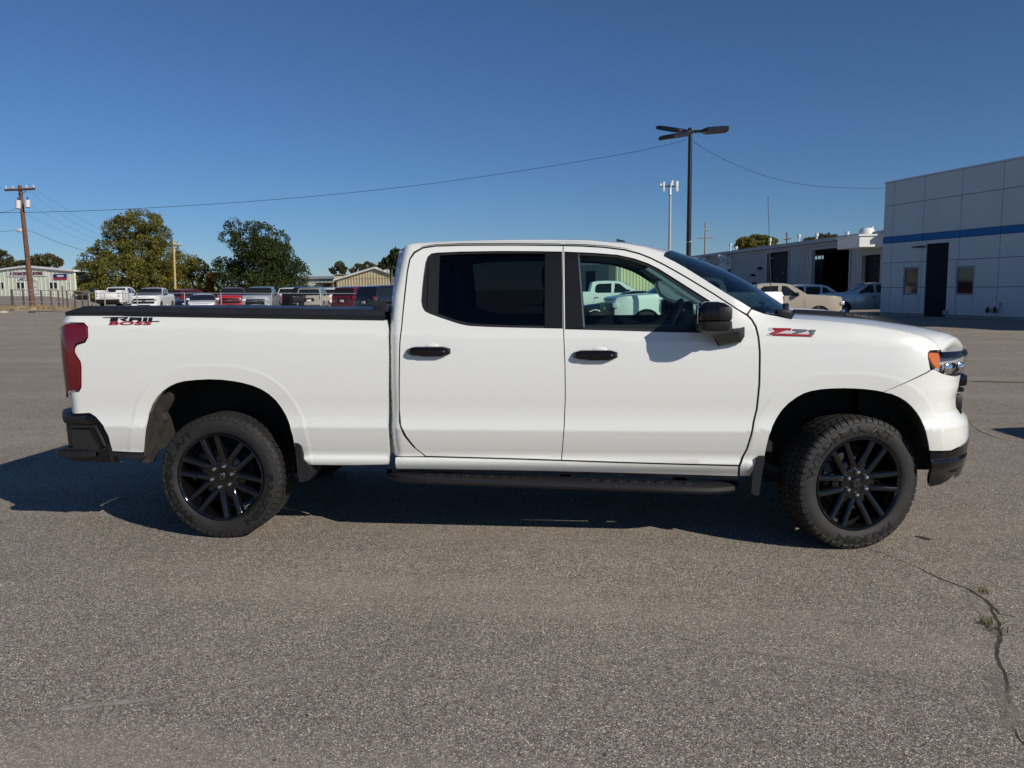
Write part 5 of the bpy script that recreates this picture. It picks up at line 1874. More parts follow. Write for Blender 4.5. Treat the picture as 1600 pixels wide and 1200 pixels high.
def B(t, name, mb, m, **k):
    o = obj(name, mb, m, **k)
    o.parent = t
    w = t
    while w.parent:
        w = w.parent
    if t.type == 'EMPTY':
        o.matrix_parent_inverse = Matrix.Translation(-Vector(t.location))
    return o

def ribs(t, F, a0, a1, step, ztop, zbot, m, out=.03, w=.10, skip=(), name='wall_rib'):
    """raised ribs of the sheet metal, each a strip of its own (they share the wall's colour)"""
    n = int((a1 - a0) / step)
    for i in range(n + 1):
        a = a0 + i * step
        if any(s0 - w < a < s1 + w for s0, s1 in skip):
            continue
        mb = MB()
        zt = ztop(a) if callable(ztop) else ztop
        V = [F.P(a - w / 2, zbot, .0), F.P(a - w * .25, zbot, out), F.P(a + w * .25, zbot, out), F.P(a + w / 2, zbot, 0), F.P(a - w / 2, zt, .0), F.P(a - w * .25, zt, out), F.P(a + w * .25, zt, out), F.P(a + w / 2, zt, 0)]
        mb.add(V, [(0, 1, 5, 4), (1, 2, 6, 5), (2, 3, 7, 6)])
        B(t, name, mb, m)

def window(t, F, a0, a1, z0, z1, frame_m, glass_m, depth=.06, fw=.06, sill=False, mull=()):
    mb = MB()
    F.slab(mb, a0 - fw, a1 + fw, z1, z1 + fw, -.02, .05)
    F.slab(mb, a0 - fw, a1 + fw, z0 - fw, z0, -.02, .05)
    F.slab(mb, a0 - fw, a0, z0, z1, -.02, .05)
    F.slab(mb, a1, a1 + fw, z0, z1, -.02, .05)
    for a in mull:
        F.slab(mb, a - .03, a + .03, z0, z1, -.02, .045)
    w = B(t, 'window', mb, frame_m)
    g = MB()
    F.slab(g, a0, a1, z0, z1, -.01, .012)
    o = obj('pane', g, glass_m, w)
    return w

def wall_text(t, F, s, a0, z0, w, h, m, shear=0.0, bold=.02, out=.05, name='lettering', flip=1):
    V, Fc = text_geo(s, w, h, shear, .02, bold)
    mb = MB().add([F.P(a0 + flip * x, z0 + z, out - y) for x, y, z in V], Fc)
    return B(t, name, mb, m)

# ---- ADVANCED HEATING building, far left
def heating_building():
    dep = 98
    x0, y0 = bearing_point(-40, dep + 4); x1, y1 = bearing_point(125, dep)
    F = Frame((x0, y0), (x1, y1), CAM)
    t = empty('metal_building', (x1, y1, 0), label='pale green metal building with a heating company sign behind the fence', category='building')
    aw = lambda u, v: F.at(u, v)
    aR = aw(117, 450)[0]
    ridge = aw(40, 417.5)
    eaveR = aw(117, 424)[1]
    eaveL = aw(-40, 428)[1]
    zb = -.4
    wall = MB()
    F.poly(wall, [(0, zb), (aR, zb), (aR, eaveR), (ridge[0], ridge[1]), (0, eaveL)], -.3, 0)
    B(t, 'wall', wall, M_PALEGREEN)
    def ztop(a):
        return (lerp(eaveL, ridge[1], a / ridge[0]) if a < ridge[0] else lerp(ridge[1], eaveR, (a - ridge[0]) / (aR - ridge[0]))) - .12
    ribs(t, F, .3, aR - .1, .62, ztop, zb, M_PALEGREEN, .035, .16)
    rf = MB()
    F.poly(rf, [(-.3, eaveL + .0), (ridge[0], ridge[1]), (aR + .25, eaveR - .03), (aR + .25, eaveR + .16), (ridge[0], ridge[1] + .2), (-.3, eaveL + .2)], -1.2, .25)
    B(t, 'roof', rf, M_TRIMW)
    # sign with lettering
    s = MB()
    a0, z0 = aw(12, 432.5); a1, z1 = aw(73, 424)
    F.slab(s, a0, a1, z0, z1, .03, .09)
    sg = B(t, 'sign_board', s, M_SIGNW)
    la, lz = aw(15.5, 430.6)
    wall_text(t, F, 'A', la, lz, aw(21, 430)[0] - la, .58, M_SIGNR, .35, .05, .10)
    wall_text(t, F, 'DVANCED', aw(21, 430)[0], lz, aw(44, 430)[0] - aw(21, 430)[0], .42, M_SIGNR, .15, .05, .10)
    wall_text(t, F, 'H', aw(48, 430)[0], lz, aw(52, 430)[0] - aw(48, 430)[0], .58, M_SIGNR, .35, .05, .10)
    wall_text(t, F, 'EATING', aw(52, 430)[0], lz, aw(68, 430)[0] - aw(52, 430)[0], .42, M_SIGNR, .15, .05, .10)
    F2a, F2z = aw(29, 437.8); F3a, F3z = aw(55, 433.2)
    s = MB(); F.slab(s, F2a, F3a, F2z, F3z, .03, .08)
    B(t, 'sign_board', s, M_SIGNW)
    wall_text(t, F, '667 4346', aw(32, 437)[0], aw(32, 437.1)[1], aw(53, 437)[0] - aw(32, 437)[0], .25, M_SIGNK, 0, .02, .09)
    # blue and red square sign
    a0, z0 = aw(85, 437); a1, z1 = aw(104.5, 427.8); zm = aw(90, 434)[1]
    s = MB(); F.slab(s, a0, a1, zm, z1, .03, .10)
    b = B(t, 'sign_board', s, M_SIGNB)
    s = MB(); F.slab(s, a0, a1, z0, zm, .03, .10)
    B(t, 'sign_stripe', s, M_SIGNRED)
    s = MB(); F.slab(s, aw(90, 430)[0], aw(100, 430)[0], aw(90, 432.6)[1], aw(90, 430)[1], .10, .12)
    B(t, 'sign_emblem', s, M_SIGNW)
    # windows, door
    for u0, u1, v0, v1 in ((-3, 6.5, 441.5, 451), (25, 38.5, 441.5, 451), (76.5, 90, 441.5, 451)):
        a0, z1 = aw(u0, v0); a1, z0 = aw(u1, v1)
        window(t, F, a0, a1, z0, z1, M_TRIMW, M_WINDK, mull=((a0 + a1) / 2,))
    a0, z1 = aw(107, 441); a1, z0 = aw(110, 451)
    window(t, F, a0, a1, z0, z1, M_TRIMW, M_GREYSHEET)
    a0, z1 = aw(51.5, 440.5); a1, z0 = aw(60.5, 459)
    d = MB(); F.slab(d, a0, a1, z0, z1, .02, .08)
    d_ = B(t, 'door', d, M_TRIMW)
    f = MB(); F.slab(f, a0 - .1, a0, z0, z1 + .1, .02, .10); F.slab(f, a1, a1 + .1, z0, z1 + .1, .02, .10); F.slab(f, a0, a1, z1, z1 + .1, .02, .10)
    B(t, 'door_frame', f, M_ROOFM)
    k = MB(); F.slab(k, lerp(a0, a1, .35), lerp(a0, a1, .65), lerp(z0, z1, .52), lerp(z0, z1, .58), .08, .10)
    B(t, 'door_plate', k, M_SIGNK)
    # concrete footing and the shaded end bay
    c = MB(); F.slab(c, -.2, aR + .2, zb, .15, .0, .06)
    B(t, 'footing', c, M_CONC)
    x2, y2 = bearing_point(119, dep + 2); x3, y3 = bearing_point(150, dep + 16)
    G = Frame((x2, y2), (x3, y3), CAM)
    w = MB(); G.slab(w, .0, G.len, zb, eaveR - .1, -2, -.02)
    B(t, 'end_wall', w, M_SHADEGREY)  # grey in place of the pale green: the trees' shade painted in
    w = MB(); G.slab(w, -.6, G.len, eaveR - .1, eaveR + .06, -2, .5)
    B(t, 'end_eave', w, M_DARK)
    return t
heating_building()

# ---- tan gable building and the low pale one beside it
def gable_building():
    dep = 112
    x0, y0 = bearing_point(526, dep); x1, y1 = bearing_point(612, dep - 2)
    F = Frame((x0, y0), (x1, y1), CAM)
    t = empty('gable_building', (x0, y0, 0), label='tan ribbed metal building with a white edged gable roof', category='building')
    e0 = F.at(527, 437.5)[1]; pk = F.at(586, 419.5); e1 = F.at(612, 428.5)[1]
    zb = -2.2
    w = MB(); F.poly(w, [(0, zb), (F.len, zb), (F.len, e1), pk, (0, e0)], -22, 0)
    B(t, 'wall', w, M_TANSHEET)
    zt = lambda a: (lerp(e0, pk[1], a / pk[0]) if a < pk[0] else lerp(pk[1], e1, (a - pk[0]) / (F.len - pk[0]))) - .1
    ribs(t, F, .2, F.len - .1, .42, zt, zb, M_TANSHEET, .05, .13)
    r = MB(); F.poly(r, [(-.35, e0 - .12), pk, (F.len + .3, e1 - .1), (F.len + .3, e1 + .14), (pk[0], pk[1] + .22), (-.35, e0 + .12)], -22.3, .35)
    B(t, 'roof', r, M_TRIMW)
    sm_ = MB(); F.slab(sm_, 0, F.len, F.at(560, 435)[1] - .03, F.at(560, 435)[1] + .03, .0, .06)
    B(t, 'wall_seam', sm_, M_TANSHEET)
    x2, y2 = bearing_point(521.5, dep + 6)
    G = Frame((x2, y2), (x0, y0), CAM)
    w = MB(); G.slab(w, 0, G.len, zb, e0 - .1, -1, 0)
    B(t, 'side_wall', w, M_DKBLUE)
    # low building
    x0, y0 = bearing_point(470, 128); x1, y1 = bearing_point(523, 126)
    F = Frame((x0, y0), (x1, y1), CAM)
    t2 = empty('low_building', (x0, y0, 0), label='low pale metal building with a flat grey roof left of the tan gable', category='building')
    top = F.at(500, 435.5)[1]
    w = MB(); F.slab(w, 0, F.len, zb, top, -10, 0)
    B(t2, 'wall', w, M_PALEGREEN)
    ribs(t2, F, .2, F.len, .7, top - .1, zb, M_PALEGREEN, .03, .16)
    r = MB(); F.slab(r, -.4, F.len + .3, top, F.at(500, 431.5)[1], -10.3, .3)
    B(t2, 'roof', r, M_ROOFM)
    c = MB(); a0, z0 = F.at(497, 443); a1, z1 = F.at(522, 441.4); F.slab(c, a0, a1, z0, z1, 0, 1.4)
    B(t2, 'canopy', c, M_DARK)
    wd = MB(); a0, z0 = F.at(506, 448); a1, z1 = F.at(521, 444.3); F.slab(wd, a0, a1, z0, z1, 0, .08)
    B(t2, 'door_header', wd, mat('rust_brown_panel', (.20, .10, .05), .7))
    x0, y0 = bearing_point(523, 118); x1, y1 = bearing_point(560, 118)
    F = Frame((x0, y0), (x1, y1), CAM)
    t3 = empty('flat_roof_annex', (x0, y0, 0), label='small flat roofed tan annex peeking over the gable edge', category='building')
    w = MB(); F.slab(w, 0, F.len, zb, F.at(530, 429.6)[1], -5, 0)
    B(t3, 'wall', w, M_TANSHEET)
    r = MB(); F.slab(r, -.2, F.len, F.at(530, 429.6)[1], F.at(530, 428.4)[1], -5.2, .2)
    B(t3, 'roof', r, mat('brown_fascia', (.25, .16, .09), .7))
gable_building()

# ---- building seen through the truck's front window
def window_building():
    x0, y0 = bearing_point(962, 70); x1, y1 = bearing_point(1045, 73)
    F = Frame((x0, y0), (x1, y1), CAM)
    t = empty('ribbed_building', (x0, y0, 0), label='pale ribbed metal building seen through the front window', category='building')
    zb = -1.4
    w = MB(); F.slab(w, 0, F.len, zb, F.at(1000, 402)[1], -1.0, 0)
    B(t, 'wall', w, M_GREENSHEET)
    ribs(t, F, .15, F.len, .36, F.at(1000, 403)[1], zb, M_GREENSHEET, .06, .16)
    r = MB(); F.slab(r, -.3, F.len + .3, F.at(1000, 402)[1], F.at(1000, 402)[1] + .25, -1.1, .3)
    B(t, 'roof', r, M_TRIMW)
    xs, ys = bearing_point(880, 82)
    G = Frame((xs, ys), (x0, y0), CAM)
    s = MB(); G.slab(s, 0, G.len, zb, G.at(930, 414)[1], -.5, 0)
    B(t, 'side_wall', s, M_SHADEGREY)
    r = MB(); G.slab(r, -.2, G.len, G.at(930, 414)[1], G.at(930, 414)[1] + .25, -.6, .2)
    B(t, 'side_roof', r, M_ROOFM)
    a0, z1 = G.at(916, 424); a1, z0 = G.at(929.5, 455)
    d = MB(); G.slab(d, a0, a1, zb, z1, 0, .06)
    B(t, 'door', d, M_BAY)
window_building()

# ---- service building in shade with bays, ducts, vents
def service_building():
    pn = np.array(bearing_point(1395, 58)); pf = np.array(bearing_point(1083, 104))
    F = Frame(pf, pn, CAM)
    t = empty('service_building', (float(pf[0]), float(pf[1]), 0), label='long grey metal service building in shade with dark open bays', category='building')
    zb = -1.6
    L = F.len
    top = lambda u, v: F.at(u, v)[1]
    zr0 = top(1086, 400.5); zr1 = top(1335, 378)
    zr = (zr0 + zr1) / 2
    bays = [(1198.5, 1231.5, 394), (1268.5, 1327, 388), (1347, 1376, 398)]
    cuts = []
    for u0, u1, v in bays:
        a0 = F.at(u0, 430)[0]; a1 = F.at(u1, 430)[0]
        cuts.append((a0, a1, F.at((u0 + u1) / 2, v)[1]))
    a = 0
    for i, (a0, a1, z1) in enumerate(cuts + [(L, L, 0)]):
        w = MB(); F.slab(w, a, a0, zb, zr, -.25, 0)
        B(t, 'wall', w, M_GREYSHEET)
        if a1 > a0:
            w = MB(); F.slab(w, a0, a1, z1, zr, -.25, 0)
            B(t, 'wall', w, M_GREYSHEET)
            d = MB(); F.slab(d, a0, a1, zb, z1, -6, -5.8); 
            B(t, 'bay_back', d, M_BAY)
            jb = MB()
            for s0, s1 in ((a0 - .22, a0), (a1, a1 + .22)):
                F.slab(jb, s0, s1, zb, z1 + .22, .0, .07)
            F.slab(jb, a0, a1, z1, z1 + .22, .0, .07)
            B(t, 'bay_frame', jb, M_GREYSHEET)
        a = a1
    # first bay has its door down, third half way
    for i, frac in ((0, 1.0), (2, .42)):
        a0, a1, z1 = cuts[i]
        hz = (z1 - zb) * frac
        n = int(hz / .5)
        for k in range(n):
            s = MB(); F.slab(s, a0 + .02, a1 - .02, z1 - (k + 1) * .5 + .015, z1 - k * .5 - .005, -.35, -.28)
            B(t, 'door_section', s, M_DKBLUE)
    ribs(t, F, 1.0, L - .5, .55, zr - .55, zb, M_GREYSHEET, .04, .16, skip=[(c[0] - .2, c[1] + .2) for c in cuts])
    back = MB()
    F.slab(back, 0, L, zb, zr - .4, -14, -13.8); F.slab(back, 0, .2, zb, zr - .4, -14, -.25)
    B(t, 'rear_wall', back, M_GREYSHEET)
    r = MB(); F.slab(r, -.3, L, zr, zr + .30, -14.2, .45)
    B(t, 'roof', r, M_GREYSHEET)
    fa = MB(); F.slab(fa, -.3, L, zr - .28, zr - .005, .02, .10)
    B(t, 'fascia', fa, M_GREYSHEET)
    # sunlit parapet with vents, tank
    a0, z0 = F.at(1340, 386); a1, z1 = F.at(1378.5, 367)
    q0 = np.array(bearing_point(1340.5, 58.8)); q1 = np.array(bearing_point(1384, 58.8))
    PF = Frame(q0, q1, CAM)
    za = PF.at(1360, 385.5)[1]; zb_ = PF.at(1360, 368.5)[1]
    p = MB(); PF.slab(p, 0, PF.len, za, zb_, -4.0, 0)
    B(t, 'parapet_box', p, M_TRIMW)
    p = MB(); PF.slab(p, -.1, PF.len, zb_, zb_ + .12, -4.1, .1)
    B(t, 'parapet_cap', p, M_TRIMW)
    for u, v0, v1, w_ in ((1136, 391, 380, .22), (1145, 391, 384.5, .22), (1197.3, 385.5, 372, .20), (1242, 380.5, 366, .20), (1269.5, 379, 364, .20), (1316.5, 374, 361.5, .22), (1332, 372, 364.5, .16), (1354.5, 369, 353.5, .18)):
        a_, zt = F.at(u, v1)
        zl = F.at(u, v0)[1] - .5
        q = F.P(a_, 0, -.4)
        m = MB().tube([(q[0], q[1], zl), (q[0], q[1], zl + (zt - zl) * .35)], [w_ * .9, w_ * .5], 10).tube([(q[0], q[1], zl + (zt - zl) * .3), (q[0], q[1], zt - .25)], w_ * .42, 10).tube([(q[0], q[1], zt - .3), (q[0], q[1], zt - .02), (q[0], q[1], zt)], [w_ * .75, w_ * .75, w_ * .2], 10)
        B(t, 'roof_vent', m, M_DUCT)
    a_, zt = F.at(1368.5, 356.5); zl = F.at(1368.5, 368)[1]
    q = F.P(a_, 0, .7)
    B(t, 'roof_tank', MB().tube([(q[0], q[1], zl - .1), (q[0], q[1], zt - .2), (q[0], q[1], zt)], [.62, .55, .40], 16), M_TRIMW)
    # ducts that stand out from the wall and catch the sun on the side towards us
    for (u0, u1, v0, v1, vd, dd) in ((1081, 1116, 403, 417, 421, 99), (1121.5, 1167, 398.5, 414, 428, 91)):
        DF = Frame(bearing_point(u0, dd), bearing_point(u1, dd - 1.5), CAM)
        zt = DF.at(u0, v0)[1]; zl = DF.at(u0, v1)[1]; zd = DF.at(u0, vd)[1]
        d = empty('duct', DF.P(0, zl), parent=None)
        d.parent = t
        d.matrix_parent_inverse = Matrix.Translation(-Vector(t.location))
        def D(nm, m, mm):
            o = obj(nm, m, mm); o.parent = d; o.matrix_parent_inverse = Matrix.Translation(-Vector(d.location))
        L_ = DF.len
        m = MB(); DF.slab(m, 0, L_, zl, zt, -1.3, 0)
        D('duct_box', m, M_DUCT)
        for s_ in (0, .33, .66, 1):
            m = MB(); DF.slab(m, s_ * L_ - .05, s_ * L_ + .05, zl - .05, zt + .05, -1.35, .05)
            D('duct_flange', m, M_GREYSHEET)
        for k in range(3):
            a0_, a1_ = L_ * k / 3, L_ * (k + 1) / 3
            m = MB().tube([DF.P(a0_, zl, .02), DF.P(a1_, zt, .02)], .035, 5).tube([DF.P(a0_, zt, .02), DF.P(a1_, zl, .02)], .035, 5)
            D('cross_brace', m, M_GREYSHEET)
        m = MB(); DF.poly(m, [(-.1, zd), (L_ * .12, zd), (L_ * .66, zl), (0, zl)], -1.2, -.02)
        D('duct_drop', m, M_DUCT)
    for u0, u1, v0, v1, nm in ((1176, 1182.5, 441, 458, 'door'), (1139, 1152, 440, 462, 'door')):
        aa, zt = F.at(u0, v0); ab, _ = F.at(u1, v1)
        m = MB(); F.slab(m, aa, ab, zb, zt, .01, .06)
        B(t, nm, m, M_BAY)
    for u, v in ((1189, 419.5), (1178, 430)):
        aa, zz = F.at(u, v)
        m = MB(); F.slab(m, aa - .3, aa + .3, zz - .12, zz + .12, .02, .3)
        B(t, 'wall_light', m, M_DARK)
    aa, z1 = F.at(1246, 434); ab, z0 = F.at(1257, 448)
    window(t, F, aa, ab, z0, z1, M_GREYSHEET, M_GREYSHEET)
service_building()

# ---- panelled building with the blue stripe, right edge
def panel_building():
    pc = np.array(bearing_point(1376, 44.5, 460))
    bear = YAW + math.atan((490 - 800) / FPX)
    d = np.array([-math.sin(bear), -math.cos(bear)])       # towards us
    F = Frame(pc, pc + d * 26.0, CAM)
    t = empty('panel_building', (float(pc[0]), float(pc[1]), 0), label='grey panelled building with a blue stripe and dark recessed doorway', category='building')
    at = F.at
    zt = at(1380.7, 287.5)[1]
    zb = -.5
    core = MB(); F.slab(core, .03, F.len - .03, zb, zt - .06, -9, -.07)
    B(t, 'core_wall', core, M_JOINT)
    g = .012
    cols = [0.0] + [at(u, 440)[0] for u in (1391.5, 1438.5, 1496, 1559)]
    step = cols[-1] - cols[-2]
    while cols[-1] + step < F.len:
        cols.append(cols[-1] + step)
    cols.append(F.len)
    z_rows = [zt, at(1380, 323)[1], at(1379, 371)[1], at(1379, 381)[1], at(1376, 411.5)[1], at(1374.5, 449.5)[1], at(1373, 490)[1] + .0]
    zbase = .10
    dr0, dr1 = at(1445.5, 440)[0], at(1479.5, 440)[0]
    drz = at(1460, 380.5)[1]
    wins = [(at(1411.5, 440)[0], at(1434.5, 440)[0], at(1420, 460)[1], at(1422, 418)[1]), (at(1493.5, 440)[0], at(1521.5, 440)[0], at(1505, 460.5)[1], at(1505, 416.5)[1])]
    def panel(a0, a1, z0, z1, m, out=0.0):
        if a1 - a0 < .03 or z1 - z0 < .03:
            return
        mb = MB(); F.slab(mb, a0 + g, a1 - g, z0 + g, z1 - g, -.06, out)
        B(t, 'panel' if m is M_ALU else 'stripe_panel', mb, m)
    for i in range(len(cols) - 1):
        c0, c1 = cols[i], cols[i + 1]
        panel(c0, c1, z_rows[1], z_rows[0], M_ALU)
        panel(c0, c1, z_rows[2], z_rows[1], M_ALU)
        panel(c0, c1, z_rows[3], z_rows[2], M_BLUE, .01)
        for z1, z0 in ((z_rows[3], z_rows[4]), (z_rows[4], z_rows[5]), (z_rows[5], zbase)):
            # break the columns round windows and doorway
            segs = [(c0, c1)]
            holes = [(w[0], w[1]) for w in wins if w[3] > z0 + .02 and w[2] < z1 - .02]
            spl = [w[0] for w in wins if z1 <= z_rows[4] + .01] + [w[1] for w in wins if z1 <= z_rows[4] + .01]
            cutset = sorted({c0, c1} | {x for x in spl + [dr0, dr1] if c0 < x < c1})
            for s0, s1 in zip(cutset[:-1], cutset[1:]):
                mid = (s0 + s1) / 2
                if dr0 < mid < dr1:
                    if z1 > drz:
                        panel(s0, s1, max(z0, drz), z1, M_ALU)
                    continue
                hw = [w for w in wins if w[0] < mid < w[1]]
                if hw and z1 <= z_rows[4] + .01:
                    w = hw[0]
                    if z1 > w[3]:
                        panel(s0, s1, max(z0, w[3]), z1, M_ALU)
                    if z0 < w[2]:
                        panel(s0, s1, z0, min(z1, w[2]), M_ALU)
                    continue
                panel(s0, s1, z0, z1, M_ALU)
    for w in wins:
        mb = MB()
        fw = .07
        F.slab(mb, w[0] + .01, w[0] + fw, w[2], w[3], -.06, -.02); F.slab(mb, w[1] - fw, w[1] - .01, w[2], w[3], -.06, -.02)
        F.slab(mb, w[0] + fw, w[1] - fw, w[3] - fw, w[3] - .01, -.06, -.02); F.slab(mb, w[0] + fw, w[1] - fw, w[2] + .01, w[2] + fw, -.06, -.02)
        wo = B(t, 'window', mb, M_GREYSHEET)
        p = MB(); F.slab(p, w[0] + fw, w[1] - fw, w[2] + fw, w[3] - fw, -.066, -.05)
        obj('pane', p, M_WINDK, wo)
    dd = MB(); F.slab(dd, dr0 + .02, dr1 - .02, zb, drz - .02, -.068, -.05)
    B(t, 'door', dd, M_DKBLUE)
    cap = MB(); F.slab(cap, -.02, F.len + .02, zt, zt + .08, -9.1, .03)
    B(t, 'roof_cap', cap, M_ALU)
    cb = MB(); F.slab(cb, 0, dr0, zb, zbase - .01, -.06, .02); F.slab(cb, dr1, F.len, zb, zbase - .01, -.06, .02)
    B(t, 'base_course', cb, M_CONC)
    ew = MB(); F.slab(ew, -.0, .02, zb, zt, -9, -.075)
    B(t, 'end_wall', ew, M_ALU)
    a_, z_ = at(1435.5, 386)
    l = MB(); F.slab(l, a_ - .10, a_ + .45, z_ - .03, z_ + .03, .0, .35)
    B(t, 'wall_light', l, M_DARK)
    for u in (1546, 1557.5):
        a_, z_ = at(u, 486)
        q = F.P(a_, z_, .12)
        m = MB().rbox((q[0], q[1], z_ + .02), (.13, .13, .20), .03).tube([(q[0], q[1], z_ + .1), (q[0], q[1], z_ + .2)], .04, 8)
        B(t, 'wall_valve', m, M_DARK)
    a_, z_ = at(1563, 476)
    m = MB(); F.slab(m, a_ - .07, a_ + .09, z_ - .1, z_ + .1, .0, .03)
    B(t, 'outlet_box', m, M_GREYSHEET)
    a_, z_ = at(1477, 488)
    m = MB(); F.slab(m, a_ - .05, a_ + .12, z_ - .12, z_ + .1, .0, .10)
    B(t, 'hose_bib', m, M_ROOFM)
    return F
PB = panel_building()
# ================================================================== poles, wires, fences, small things
M_POLE = noise_vary(mat('brown_pole_wood', (.13, .060, .036), .85), 5, .3, .3, 40)
M_POLE2 = noise_vary(mat('yellow_pole_wood', (.44, .32, .15), .85), 5, .2)
M_POLEG = mat('grey_pole_wood', (.30, .25, .19), .9)
M_LAMPK = mat('lamp_post_black', (.012, .013, .016), .4)
M_WIRE = mat('wire_black', (.02, .025, .035), .7)
M_WIRE2 = mat('thin_wire_grey', (.12, .15, .19), .7)
M_GALV = mat('galvanised_pipe', (.40, .41, .40), .5, metal=.4)
M_FPOST = noise_vary(mat('rusty_fence_post', (.085, .055, .042), .9), 6, .3)
M_TRANSF = mat('transformer_grey', (.55, .55, .53), .5)

def wpt(u, v, dep):
    return Vector(atD(u, v, dep))

def pole(name, ub, vb, ut, vt, dep, r0, r1, m, label, arms=(), extra=None, cat='utility pole', base_z=None):
    top = wpt(ut, vt, dep)
    b = wpt(ub, vb, dep)
    zb = terrain(b.x, b.y) if base_z is None else base_z
    k = (zb - top.z) / (b.z - top.z)
    bot = top + (b - top) * k
    t = empty(name, tuple(bot), label=label, category=cat)
    def A(nm, mb, mm):
        o = obj(nm, mb, mm)
        o.parent = t
        o.matrix_parent_inverse = Matrix.Translation(-bot)
        return o
    A('shaft', MB().tube([tuple(bot - Vector((0, 0, .3))), tuple(bot.lerp(top, .5)), tuple(top)], [r0, (r0 + r1) / 2, r1], 12), m)
    for (u0, v0, u1, v1, th) in arms:
        a, c = wpt(u0, v0, dep - .15), wpt(u1, v1, dep - .15)
        A('crossarm', MB().tube([tuple(a), tuple(c)], th, 4, smooth=False), m)
        for s in (.04, .28, .72, .96):
            p = a.lerp(c, s)
            A('insulator', MB().tube([(p.x, p.y, p.z + th), (p.x, p.y, p.z + th + .16), (p.x, p.y, p.z + th + .20)], [.05, .06, .03], 8), M_TRANSF)
    if extra:
        extra(A, dep)
    return t
def left_extra(A, dep):
    for u, v0, v1, ur in ((28.3, 313, 326.5, .0), (43, 312.5, 324.5, .0)):
        a, c = wpt(u, v1, dep - .35), wpt(u, v0, dep - .35)
        A('transformer', MB().tube([tuple(a), tuple(a.lerp(c, .04)), tuple(a.lerp(c, .96)), tuple(c)], [.15, .19, .19, .15], 14), M_TRANSF)
        A('bushing', MB().tube([tuple(c), tuple(c + Vector((0, 0, .22)))], [.06, .03], 8), M_DARK)
    for p in (((28, 298.5), (32.6, 303)), ((41, 298), (34.5, 303))):
        A('arm_brace', MB().tube([tuple(wpt(*p[0], dep - .2)), tuple(wpt(*p[1], dep - .2))], .03, 5), M_POLE)
    A('service_drop', MB().tube([tuple(wpt(27, 359.5, dep - .2)), tuple(wpt(31, 360.5, dep - .2)), tuple(wpt(36, 357, dep))], [.12, .14, .03], 8), M_TRANSF)
pole('utility_pole', 51.5, 482, 30.8, 290, 60, .20, .13, M_POLE, 'leaning brown wooden utility pole with two transformers', arms=[(7.5, 297, 54.5, 295, .09)], extra=left_extra)
pole('utility_pole', 274.5, 470, 271.2, 374, 92, .14, .11, M_POLE2, 'yellowish sunlit wooden pole with a small crossarm beside the big olive tree', arms=[(270.5, 382.5, 284, 383.5, .09)])
pole('utility_pole', 1101, 440, 1102.6, 347.5, 150, .24, .16, M_POLEG, 'grey wooden utility pole with two crossarms right of the lamp post', arms=[(1090, 371.5, 1114.5, 371.5, .10), (1101, 360, 1107, 359.5, .10)])
pole('utility_pole', 1229.3, 430, 1229.3, 363, 170, .20, .14, M_POLE, 'small dark utility pole above the service building roof', arms=[(1225, 374, 1236, 372.8, .11)])

# lamp post with three flat heads
def lamp_post():
    dep = 25.0
    top = wpt(1078.7, 208, dep); base = wpt(1077.1, 405, dep)
    zb = terrain(base.x, base.y)
    bot = Vector((top.x, top.y, zb))
    t = empty('lamp_post', tuple(bot), label='black parking lot lamp post with three flat heads', category='lamp post')
    def A(nm, mb, mm=M_LAMPK):
        o = obj(nm, mb, mm)
        o.parent = t
        o.matrix_parent_inverse = Matrix.Translation(-bot)
        return o
    A('post', MB().tube([tuple(bot), tuple(top + Vector((0, 0, .05)))], [.085, .062], 14))
    A('post_base', MB().tube([tuple(bot), tuple(bot + Vector((0, 0, .5)))], .24, 16), M_CONC)
    A('post_collar', MB().tube([tuple(wpt(1077.9, 378.5, dep)), tuple(wpt(1077.9, 377.5, dep))], .085, 14), M_GALV)
    A('pole_cap', MB().rbox(tuple(top + Vector((0, 0, .07))), (.16, .16, .18), .03))
    def head(nu, nv, fu, fv, width, dn, df):
        a = wpt(nu, nv, dep + dn); c = wpt(fu, fv, dep + df)
        d = (c - a); Ln = d.length; d.normalize()
        side = Vector((0, 0, 1)).cross(d).normalized()
        upv = d.cross(side)
        m = MB()
        rows = []
        for s, th, wd in ((0, .05, .4), (.06, .09, .75), (.2, .15, 1), (.8, .14, 1), (.94, .11, 1), (1, .04, .9)):
            p = a + d * (Ln * s)
            rows.append([tuple(p + side * x * width * wd / 2 + upv * z * th / 2) for x, z in ((-1, -1), (-1, .4), (-.8, 1), (.8, 1), (1, .4), (1, -1), (-1, -1))])
        m.loft(rows, False)
        m.f += [tuple(range(6)), tuple(range(len(m.v) - 7, len(m.v) - 1))]; m.s += [False, False]
        h = A('lamp_head', m)
        A('head_arm', MB().tube([tuple(top + Vector((0, 0, .04))), tuple(a + d * .1)], .05, 6))
        lens = MB()
        p0 = a + d * (Ln * .3) - upv * .052; p1 = a + d * (Ln * .9) - upv * .05
        lens.add([tuple(p0 - side * width * .32), tuple(p0 + side * width * .32), tuple(p1 + side * width * .32), tuple(p1 - side * width * .32)], [(0, 1, 2, 3)])
        A('head_lens', lens, M_GRILLE)
    head(1096, 205, 1139.5, 201.5, .5, 0, -.1)
    head(1070, 205.5, 1034, 200, .62, .35, 1.1)
    head(1068, 210, 1041, 214.5, .62, -.35, -1.0)
lamp_post()

